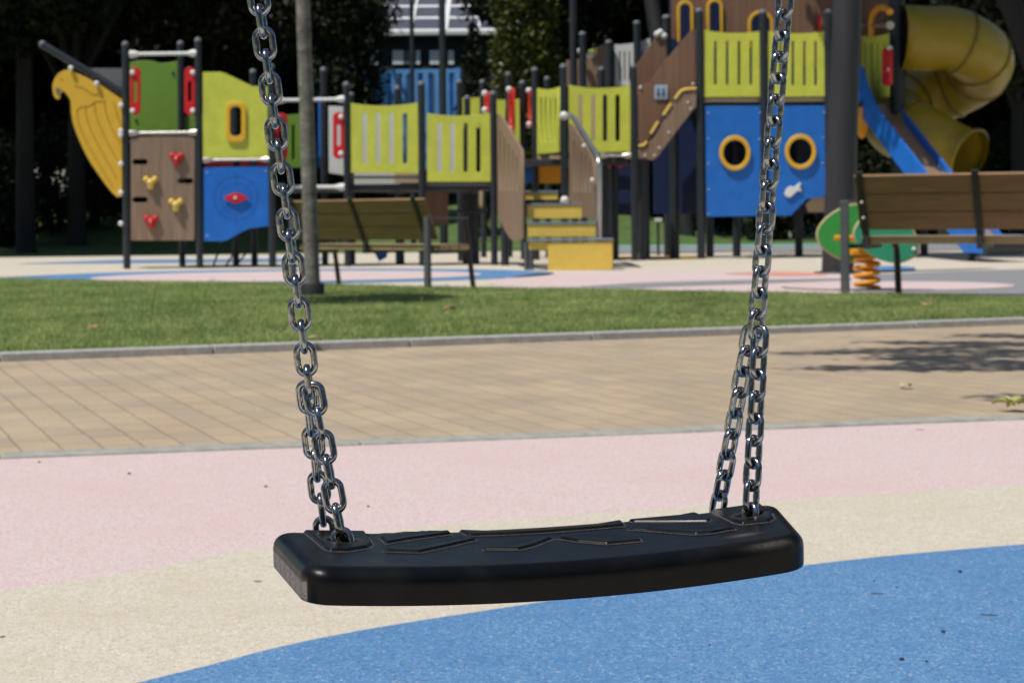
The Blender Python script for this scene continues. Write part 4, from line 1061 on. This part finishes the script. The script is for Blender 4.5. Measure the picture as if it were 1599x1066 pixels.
# ------------------------------------------------------------------ container and building
Yk = 46.0; X0 = XY(572, Yk).x; X1 = X0+2.44; zt = W(640, 107, Yk).z; zb = zt-2.6
t = empty('shipping_container', ((X0+X1)/2, Yk, zb), 'blue corrugated shipping container standing on the bank behind the deck', 'container')
b = MB(); n_ = 8; prof = []
ww = (X1-X0-.3)/n_
for i in range(n_):
    x = X0+.15+ww*i; prof += [(x, Yk+.02), (x+ww*.5, Yk+.02), (x+ww*.62, Yk+.13), (x+ww*.88, Yk+.13)]
prof.append((X1-.15, Yk+.02))
vs = [(x, y, zb+.12) for x, y in prof]+[(x, y, zt-.11) for x, y in prof]; m_ = len(prof)
b.add(vs, [[i, i+1, m_+i+1, m_+i] for i in range(m_-1)]); b.build('corrugated_wall', M_contblue, t, ((X0+X1)/2, Yk, zb))
b = MB()
for c_, s in ((((X0+X1)/2, Yk+.09, zt-.07), (X1-X0-.302, .12, .10)), (((X0+X1)/2, Yk+.09, zb+.06), (X1-X0-.302, .16, .12)), ((X0+.075, Yk+.09, zb+1.3), (.15, .18, 2.6)), ((X1-.075, Yk+.09, zb+1.3), (.15, .18, 2.6))): b.box(c_, s)
b.build('frame', M_contblue, t, ((X0+X1)/2, Yk, zb))
b = MB(); b.box(((X0+X1)/2, Yk+3.2, zb+1.29), (X1-X0-.01, 6.0, 2.56)); b.build('body', M_contblue, t, ((X0+X1)/2, Yk+3, zb))
for xx in (X0+.85, X0+1.05, X0+1.75):
    b = MB(); b.tube([(xx, Yk+.02, zb+.15), (xx, Yk+.02, zt-.16)], .018, 8); b.build('locking_bar', M_greypanel, t, (xx, Yk, zb))

YB = 62.0; xa, xb = -15.0, 6.5
ze = W(690, 51, YB).z
t = empty('building', ((xa+xb)/2, YB, 0), 'dark building with rows of solar panels on its sloping roof', 'building')
b = MB(); b.box(((xa+xb)/2, YB+3.8, ze/2-.08), (xb-xa-.6, 8, ze-.16)); b.build('wall', M_wall, t, ((xa+xb)/2, YB, 0))
sl_ = R(21); u = Vector((0, math.cos(sl_), math.sin(sl_))); nrm = Vector((0, -math.sin(sl_), math.cos(sl_)))
rx = Matrix.Rotation(sl_, 3, 'X')
c0 = Vector(((xa+xb)/2, YB-.35, ze))
b = MB(); b.box(c0+u*4.6-nrm*.1, (xb-xa, 9.4, .12), rx); b.build('roof', M_greypanel, t, c0)
b = MB(); b.box(c0+Vector((0, -.1, -.06)), (xb-xa, .12, .16), None, 0, .02); b.build('gutter', M_rail, t, c0)
pw, ph = 1.16, 1.66
for i in range(int((xb-xa)/pw)):
    for j in range(4):
        c = c0+Vector((xa-c0.x+pw*(i+.5), 0, 0))+u*(.1+ph*(j+.5))
        if abs(c.x+2.5) > 5: continue
        b = MB(); b.box(c+nrm*.02, (pw-.13, ph-.34, .035), rx); b.build('solar_panel', M_solar, t, c)
for j in range(5):
    b = MB(); b.box(c0+u*(.1+ph*j)-nrm*.004, (10.5, .34, .05), rx); b.v = [(v[0]-2.5-c0.x, v[1], v[2]) for v in b.v]; b.build('panel_rail', M_rail, t, c0)
for i in range(10):
    x = xa+pw*(7+i)
    b = MB(); b.box(Vector((x, c0.y, c0.z))+u*(ph*2+.1)+nrm*.024, (.08 if i % 2 else .17, ph*4, .05), rx); b.build('panel_rail', M_rail, t, (x, YB, ze))
for (px0, px1) in ((578, 590), (613, 630), (650, 656), (671, 686), (700, 709)):
    plate('window', FP(YB-.22), [(px0, 79), (px1, 79), (px1, 101), (px0, 101)], M_glass, t, (), .06, .008)
plate('window', FP(YB-.22), [(631, 80), (649, 80), (649, 101), (631, 101)], M_greypanel, t, (), .06, .008)

# ------------------------------------------------------------------ trees and shrubs
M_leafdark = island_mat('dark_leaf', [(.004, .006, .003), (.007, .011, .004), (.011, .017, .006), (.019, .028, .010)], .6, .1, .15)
M_leafmid = island_mat('mid_leaf', [(.014, .025, .006), (.025, .043, .010), (.042, .062, .014), (.065, .085, .022)], .5, .2)
M_leafolive = island_mat('olive_leaf', [(.020, .032, .006), (.042, .060, .010), (.07, .085, .014), (.12, .135, .022)], .5, .2)
M_leafbrown = island_mat('dull_leaf', [(.008, .010, .005), (.016, .018, .008), (.03, .031, .014), (.06, .056, .028)], .55, .15)
def leaf_mesh(name, centers, radii, n, size, m, seed, flat=.0, shell=.5):
    rng = np.random.default_rng(seed); C = np.array(centers); Rd = np.array(radii)
    wgt = Rd.prod(1)**.67; wgt /= wgt.sum()
    ci = rng.choice(len(C), n, p=wgt)
    d = rng.normal(size=(n, 3)); d /= np.linalg.norm(d, axis=1)[:, None]
    r = rng.uniform(0, 1, n)**shell*(1+.10*rng.normal(size=n))
    P = C[ci]+d*r[:, None]*Rd[ci]
    a = rng.normal(size=(n, 3)); a[:, 2] -= .3; a /= np.linalg.norm(a, axis=1)[:, None]
    q = rng.normal(size=(n, 3)); q[:, 2] *= (1-flat)
    bb = np.cross(a, q); bb /= np.linalg.norm(bb, axis=1)[:, None]
    s = size*rng.uniform(.6, 1.35, n)[:, None]; wd = .52
    V = np.stack([P-a*s*.5, P+bb*s*wd*.5-a*s*.05, P+a*s*.5, P-bb*s*wd*.5-a*s*.05], 1).reshape(-1, 3)
    return npmesh(name, V, np.arange(n*4).reshape(-1, 4), m, 4)
def blobs(c, rad, n, rb, seed, zflat=1.0):
    rng = np.random.default_rng(seed); d = rng.normal(size=(n, 3)); d /= np.linalg.norm(d, axis=1)[:, None]
    r = rng.uniform(.25, 1, n)**.5
    P = np.array(c)+d*r[:, None]*np.array(rad)*.82
    return [tuple(p) for p in P], [tuple(np.array((rb, rb, rb*.8))*rng.uniform(.6, 1.25)) for _ in range(n)]
def trunk_mb(h, r, crown, rad, seed, nl=7):
    rnd = random.Random(seed); b = MB()
    top = Vector((crown[0]*.55, crown[1]*.55, h))
    b.tube([(0, 0, -.05), (0, 0, .12), (top.x*.3, top.y*.3, h*.4), (top.x*.65, top.y*.65, h*.75), top], [r*1.35, r*1.05, r*.92, r*.8, r*.66], 14)
    for i in range(nl):
        a = 2*math.pi*i/nl+rnd.uniform(-.4, .4); k = rnd.uniform(.45, .8)
        e = Vector((crown[0]+math.cos(a)*rad[0]*k, crown[1]+math.sin(a)*rad[1]*k, crown[2]+rnd.uniform(-.2, .55)*rad[2]))
        s = top*rnd.uniform(.82, 1.0); m = (s+e)/2+Vector((rnd.uniform(-.1, .1), rnd.uniform(-.1, .1), .15*rad[2]))
        b.tube([s, m, e], [r*.5, r*.28, r*.1], 8)
    return b
PROTO = {}
def tree(kind, loc, label, group=None, rz=0.0, sc=1.0, name=None):
    """kind: (name, height of crown base, trunk r, crown centre, crown radii, blobs, blob r, leaves, leaf size, material, seed)"""
    nm, th, tr, cc, rad, nb, rb, nlv, ls, lm, seed = kind
    t = empty(name or nm, loc, label, 'tree', group)
    if seed not in PROTO:
        mb_ = trunk_mb(th, tr, cc, rad, seed); mb_.v = [tuple(Vector(v)+Vector(loc)) for v in mb_.v]; tb = mb_.build('trunk', M_darkbark, t, loc)
        c_, r_ = blobs(cc, rad, nb, rb, seed)
        me = leaf_mesh('crown', c_, r_, nlv, ls, lm, seed); cr_ = link('crown', me, t, loc)
        PROTO[seed] = (tb, cr_)
    else:
        for src in PROTO[seed]:
            o = src.copy(); COL.objects.link(o); o.parent = t; o.location = (0, 0, 0)
    t.rotation_euler = (0, 0, rz); t.scale = (sc, sc, sc)
    return t
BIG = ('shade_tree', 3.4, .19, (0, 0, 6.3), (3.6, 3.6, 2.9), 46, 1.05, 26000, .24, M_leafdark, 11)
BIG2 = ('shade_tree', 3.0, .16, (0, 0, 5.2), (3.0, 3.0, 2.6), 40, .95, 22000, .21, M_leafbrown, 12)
gB = 'trees standing in the shade behind the playground'
def at(px, Y): X = XY(px, Y).x; return (X, Y, bank(X, Y)-.02)
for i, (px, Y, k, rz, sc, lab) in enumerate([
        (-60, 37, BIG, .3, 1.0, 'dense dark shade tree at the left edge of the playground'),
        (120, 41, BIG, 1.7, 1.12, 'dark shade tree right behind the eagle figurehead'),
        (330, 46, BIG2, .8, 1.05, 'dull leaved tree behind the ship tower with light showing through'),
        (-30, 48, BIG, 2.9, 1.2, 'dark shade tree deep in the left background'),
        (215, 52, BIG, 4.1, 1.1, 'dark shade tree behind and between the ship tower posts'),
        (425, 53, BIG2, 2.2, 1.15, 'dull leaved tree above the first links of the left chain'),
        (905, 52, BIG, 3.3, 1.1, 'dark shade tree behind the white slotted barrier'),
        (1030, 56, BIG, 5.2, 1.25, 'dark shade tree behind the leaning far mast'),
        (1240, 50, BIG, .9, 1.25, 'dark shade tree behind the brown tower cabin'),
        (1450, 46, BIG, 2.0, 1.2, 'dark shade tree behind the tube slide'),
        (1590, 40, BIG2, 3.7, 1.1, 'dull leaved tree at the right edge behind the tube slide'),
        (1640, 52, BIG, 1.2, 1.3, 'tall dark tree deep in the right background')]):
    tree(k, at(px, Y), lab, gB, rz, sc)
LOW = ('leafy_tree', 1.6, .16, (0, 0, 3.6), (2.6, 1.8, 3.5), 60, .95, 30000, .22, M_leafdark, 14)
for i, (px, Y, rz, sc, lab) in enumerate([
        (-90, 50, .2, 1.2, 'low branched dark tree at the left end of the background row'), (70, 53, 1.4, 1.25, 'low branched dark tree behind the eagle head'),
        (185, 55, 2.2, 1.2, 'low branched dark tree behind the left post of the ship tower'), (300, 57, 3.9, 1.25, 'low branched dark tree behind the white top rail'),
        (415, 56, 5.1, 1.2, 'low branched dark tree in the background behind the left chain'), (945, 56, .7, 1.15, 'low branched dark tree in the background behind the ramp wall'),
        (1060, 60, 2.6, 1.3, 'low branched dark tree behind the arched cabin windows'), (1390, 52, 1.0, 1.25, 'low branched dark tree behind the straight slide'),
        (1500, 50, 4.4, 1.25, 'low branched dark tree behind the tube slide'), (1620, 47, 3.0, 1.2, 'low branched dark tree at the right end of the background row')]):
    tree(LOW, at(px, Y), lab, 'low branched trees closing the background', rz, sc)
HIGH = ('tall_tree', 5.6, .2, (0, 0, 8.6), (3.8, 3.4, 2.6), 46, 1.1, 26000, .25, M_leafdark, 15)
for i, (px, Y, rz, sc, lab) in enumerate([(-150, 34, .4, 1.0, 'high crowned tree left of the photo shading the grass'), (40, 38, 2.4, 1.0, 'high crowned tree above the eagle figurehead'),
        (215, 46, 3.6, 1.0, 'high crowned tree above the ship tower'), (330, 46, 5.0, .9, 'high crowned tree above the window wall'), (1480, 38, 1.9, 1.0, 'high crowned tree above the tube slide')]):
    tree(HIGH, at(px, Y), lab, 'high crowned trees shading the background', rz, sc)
for i, (x, y, lab) in enumerate(((-12.5, 3.5, 'unseen leafy tree added to darken the far left edge of the chain links'), (-12, -3, 'unseen leafy tree added to darken the left sides of the chain links'), (-9, -8.5, 'unseen leafy tree added to darken the chain links left of the middle'),
        (-4, -11.5, 'unseen leafy tree added to darken the fronts of the chain links'), (1.5, -12, 'unseen leafy tree added to darken the middle of the chain links'), (6.5, -10, 'unseen leafy tree added to darken the chain links right of the middle'), (10.5, -6, 'unseen leafy tree added to darken the right sides of the chain links'), (12.5, 0, 'unseen leafy tree added to darken the far right edge of the chain links'))):
    tree(LOW, (x, y, 0), lab, None, i*1.3, 1.05)  # unseen trees added around the camera to darken what the chain reflects
# one outside the frame on the right that shades the tube slide
SHD = ('shade_tree', 4.8, .2, (-3.2, .5, 8.0), (2.15, 2.1, 1.6), 60, .8, 42000, .24, M_leafdark, 13)
tree(SHD, (8.2, 25.1, 0), 'tall leaning shade tree whose crown darkens the tube slide', None)

def cone_tree(name, loc, hgt, rad, n, size, m, seed, label, group):
    t = empty(name, loc, label, 'conifer', group); rng = np.random.default_rng(seed)
    b = MB(); b.tube([(loc[0], loc[1], loc[2]-.1), (loc[0], loc[1], loc[2]+hgt*.8)], [.11, .03], 8); b.build('trunk', M_darkbark, t, loc)
    z = rng.uniform(0, 1, 90)**1.15; a = rng.uniform(0, 2*np.pi, 90)
    prof = rad*np.minimum(1, 2.6*(1-z))**.75*(.82+.18*np.minimum(1, z*6))
    C = np.stack([loc[0]+np.cos(a)*prof*.62, loc[1]+np.sin(a)*prof*.62, loc[2]+.15+z*hgt*.97], 1)
    Rd = np.stack([prof*.42+.07, prof*.42+.07, prof*.55+.18], 1)*rng.uniform(.75, 1.2, (90, 1))
    me = leaf_mesh('foliage', C-np.array(loc), Rd, n, size, m, seed); link('foliage', me, t, loc)
gC = 'conifers behind the playground'
cone_tree('conifer', at(533, 43), 9, 1.05, 16000, .16, M_leafdark, 21, 'tall black green conifer left of the blue container', gC)
cone_tree('conifer', at(741, 42), W(741, 40, 42).z-bank(XY(741, 42).x, 42), .48, 9000, .12, M_leafdark, 22, 'small dark pointed conifer right of the blue container', gC)
cone_tree('conifer', at(822, 45), 9, .86, 17000, .15, M_leafolive, 23, 'broad olive green conifer catching the sun', gC)
cone_tree('conifer', at(866, 47.5), 9.5, .95, 12000, .16, M_leafdark, 24, 'dark conifer just right of the olive green one', gC)
# understory
def shrub(loc, rad, n, size, m, seed, label, group):
    t = empty('shrub', loc, label, 'shrub', group); c_, r_ = blobs((0, 0, rad[2]*.8), rad, 26, rad[2]*.42, seed)
    b = MB()
    for i in range(6):
        a = i*1.05; b.tube([(loc[0], loc[1], loc[2]-.1), (loc[0]+math.cos(a)*rad[0]*.5, loc[1]+math.sin(a)*rad[1]*.5, loc[2]+rad[2])], [.04, .012], 6)
    b.build('stem', M_darkbark, t, loc); me = leaf_mesh('foliage', c_, r_, n, size, m, seed); link('foliage', me, t, loc)
gS = 'dark shrubs under the background trees'
for i, (px, Y, rx_, rz_, lab) in enumerate([
        (-40, 41, 1.9, 2.3, 'dark shrub at the far left under the trees'), (85, 43, 1.8, 2.5, 'dark shrub below the eagle beak'),
        (200, 45, 1.7, 2.3, 'dark shrub behind the left post of the ship tower'), (300, 47, 1.8, 2.4, 'dark shrub behind the green back panel'),
        (415, 48, 1.8, 2.5, 'dark shrub behind the left chain'), (500, 49, 1.5, 2.2, 'dark shrub left of the tall conifer'),
        (960, 50, 1.8, 2.3, 'dark shrub behind the ramp wall'), (1090, 53, 2.0, 2.4, 'dark shrub behind the big tower posts'),
        (1230, 47, 1.9, 2.4, 'dark shrub behind the blue porthole wall'), (1390, 44, 1.8, 2.3, 'dark shrub behind the straight slide'),
        (1500, 43, 1.8, 2.5, 'dark shrub behind the tube slide'), (1610, 41, 1.9, 2.6, 'dark shrub at the right edge of the photo')]):
    shrub(at(px, Y), (rx_, 1.0, rz_*.62), 5200, .17, M_leafdark, 40+i, lab, gS)

# young street tree whose trunk stands in the lawn
g0 = G(488, 469); t = empty('young_tree', g0, 'slim grey tree trunk with a black guard at its foot in the lawn', 'tree')
tp = [W(x, y, g0.y+dy) for x, y, dy in ((488, 472, 0), (487.5, 440, 0), (484, 330, 0), (480, 200, 0), (476, 90, -.01), (473, 0, -.02), (470, -60, -.03))]
b = MB(); rr_ = [13.2, 12.4, 12.0, 11.6, 11.2, 11, 10]; b.tube(smoothpts([tuple(p) for p in tp], 4, False), [r/F*g0.y*(1+.05*math.sin(i*1.9)+.04*math.sin(i*4.3+1)) for i, r in enumerate(np.interp(np.linspace(0, 6, 25), range(7), rr_))], 18)
for e in ((-.9, -.5, .9), (-.5, -.9, 1.0), (.1, .3, 1.1), (-1.0, .1, 1.2), (-.4, .2, 1.3)):
    s = tp[-1]+Vector((0, 0, -.05)); q = s+Vector(e); b.tube([s, (s+q)/2+Vector((0, 0, .12)), q], [.035, .022, .008], 8)
b.build('trunk', M_bark, t, g0)
b = MB(); b.lathe((g0.x, g0.y, 0), [(.096, -.02), (.096, .13), (.088, .14), (.07, .14)], 20); b.build('trunk_guard', M_black, t, g0)
c_, r_ = blobs(tuple(tp[-1]+Vector((-.62, -1.6, .5))-g0), (.62, .85, .45), 26, .25, 61)
me = leaf_mesh('crown', c_, r_, 14000, .085, M_leafmid, 61); link('crown', me, t, g0)

# tree beside the path: out of the frame, its branches shade the pavers on the right
g0 = Vector((4.1, 6.3, 0)); t = empty('path_tree', g0, 'leafy tree beside the path throwing branch shadows across the pavers', 'tree')
b = MB(); b.tube([(4.1, 6.3, -.05), (4.08, 6.32, 1.4), (3.95, 6.4, 2.7), (3.6, 6.5, 3.6)], [.12, .10, .09, .07], 14)
br_ = [((3.6, 6.5, 3.6), (1.8, 7.15, 4.2), (-.05, 7.3, 4.1)), ((3.7, 6.5, 3.3), (1.7, 6.5, 3.7), (.1, 6.55, 3.75)), ((3.6, 6.5, 3.6), (2.3, 7.6, 4.6), (.85, 8.1, 4.7)),
       ((3.7, 6.4, 3.2), (2.1, 5.6, 3.5), (.55, 5.35, 3.5)), ((3.6, 6.5, 3.6), (1.9, 6.8, 4.0), (.25, 6.95, 3.9)), ((3.6, 6.5, 3.6), (2.0, 7.6, 4.3), (.45, 7.75, 4.2)), ((3.6, 6.5, 3.6), (4.2, 7.2, 4.6), (4.8, 7.9, 5.2)), ((3.6, 6.5, 3.6), (4.3, 5.8, 4.6), (4.9, 5.2, 5.0))]
cs, rs2 = [], []
rnd = random.Random(9)
for s, m, e in br_:
    b.tube([s, m, e], [.05, .03, .008], 8); s, m, e = Vector(s), Vector(m), Vector(e)
    for i in range(9):
        q = .25+.75*i/8; p = s.lerp(m, q*2) if q < .5 else m.lerp(e, q*2-1)
        for k in range(3):
            cs.append(tuple(p+Vector((rnd.uniform(-.2, .2), rnd.uniform(-.55, .55)*(1.22-q), rnd.uniform(-.15, .15)))-g0))
            f = .8+.5*(1-q); rs2.append((rnd.uniform(.16, .34)*f*1.4, rnd.uniform(.12, .24)*f, rnd.uniform(.08, .15)*f))
b.build('trunk', M_bark, t, g0)
me = leaf_mesh('crown', cs, rs2, 30000, .085, M_leafmid, 62, .5); link('crown', me, t, g0)

# ------------------------------------------------------------------ fallen leaves, twigs and crumbs
def leaf_obj(p, s, m, rz, label, group=None, lift=0.0, name='fallen_leaf'):
    n = 7; vs = []; fs = []
    for i in range(n+1):
        q = i/n; wd = .42*math.sin(math.pi*q**.8)*(1-.25*q)+.01; z = .16*math.sin(math.pi*q)+.06*q
        for k in (-1, 0, 1): vs.append(Vector(((q-.5), k*wd, z+(.14*abs(k) if k else 0)))*s)
    for i in range(n):
        for k in range(2): fs.append([i*3+k, i*3+k+1, i*3+k+4, i*3+k+3])
    b = MB(); M3 = Matrix.Rotation(rz, 3, 'Z'); b.add([p+Vector((0, 0, lift+.003))+M3 @ v for v in vs], fs, 0, True)
    o = b.build(name, m, None, p); sm = o.modifiers.new('thick', 'SOLIDIFY'); sm.thickness = .0012
    return tag(o, label, 'leaf', group)
M_lf1 = mat('dry_leaf', (.40, .22, .11), .7, vary=.25, scale=60); M_lf2 = mat('green_fallen_leaf', (.46, .46, .17), .6, vary=.25, scale=50); M_lf3 = mat('pale_leaf', (.50, .42, .26), .7, vary=.2, scale=60)
leaf_obj(G(702, 486, .05), .09, M_lf1, .4, 'dry brown leaf on the lawn below the shadow patch', None, .0)
leaf_obj(G(146, 515, .05), .08, M_lf1, 2.0, 'dry brown leaf on the left part of the lawn')
leaf_obj(G(1448, 480, .05), .09, M_lf1, 1.1, 'reddish dry leaf on the lawn below the right bench')
leaf_obj(G(492, 532, .05), .07, M_lf3, .2, 'pale leaf lying at the kerb behind the left chain')
leaf_obj(G(1415, 607), .06, M_lf3, .7, 'tiny pale leaf on the sunny pavers between the two branch shadows')
g0 = G(1590, 643)
for i, (dx, dy, s, rz, lab) in enumerate([(0.0, 0, .085, .3, 'green leaf lying across the others at the right edge of the path edging'), (-.045, .01, .075, 2.6, 'yellow green leaf at the left end of the leaf heap'),
                                     (.035, -.02, .09, -.8, 'yellow green leaf at the right end of the leaf heap'), (-.01, .03, .07, 1.5, 'small green leaf at the back of the leaf heap')]):
    leaf_obj(g0+Vector((dx, dy, .012)), s, M_lf2, rz, lab, 'leaves in a small heap on the path edging', .004*i)
M_crumb = mat('dark_crumb', (.035, .033, .032), .8, vary=.3)
def crumb(px, py, z, s, label, group):
    p = G(px, py, z); b = MB(); rnd = random.Random(int(px))
    b.ball((p.x, p.y, p.z+s*.3), s*.5, 0, (1+rnd.uniform(0, .6), 1, .7))
    b.v = [(v[0]+rnd.uniform(-.12, .12)*s, v[1]+rnd.uniform(-.12, .12)*s, max(p.z, v[2])) for v in b.v]
    tag(b.build('rubber_crumb', M_crumb, None, p), label, 'crumb', group)
for x, y, s in ((1499, 893, .006), (1473, 987, .006), (1408, 1030, .006), (1447, 1033, .004), (1400, 917, .0035), (1365, 907, .003), (1108, 1007, .003)):
    crumb(x, y, .008, s, 'tiny dark crumb lying on the blue rubber surface', 'dark crumbs on the blue rubber')
for x, y, s in ((202, 740, .006), (415, 760, .006), (61, 722, .006), (575, 791, .0055)):
    crumb(x, y, .0, s, 'tiny dark crumb lying on the pink rubber surface', 'dark crumbs on the pink rubber')
M_twig = mat('grey_twig', (.10, .085, .07), .8, vary=.3, scale=200)
def twig(px, py, z, l, rz, label):
    p = G(px, py, z+.003); d = Vector((math.cos(rz), math.sin(rz), 0)); n_ = Vector((-d.y, d.x, 0))
    b = MB(); b.tube([p-d*l/2, p-d*l*.1+n_*l*.02+Vector((0, 0, -.001)), p+d*l*.2-n_*l*.01-Vector((0, 0, .001)), p+d*l/2+n_*l*.02-Vector((0, 0, .002))], [.0006, .0010, .0009, .0004], 6)
    tag(b.build('twig', M_twig, None, p), label, 'twig', 'small twigs on the rubber')
twig(403, 906, .004, .016, .2, 'short dark twig on the beige rubber left of the seat')
twig(4, 992, .004, .014, 1.2, 'dark bit of twig on the beige rubber at the left edge')
twig(1545, 958, .008, .03, .05, 'long thin twig on the blue rubber at the right')
twig(1370, 925, .008, .022, 0, 'thin twig on the blue rubber near the beige border')
twig(1437, 670, 0, .03, .3, 'reddish twig on the pink rubber at the right')
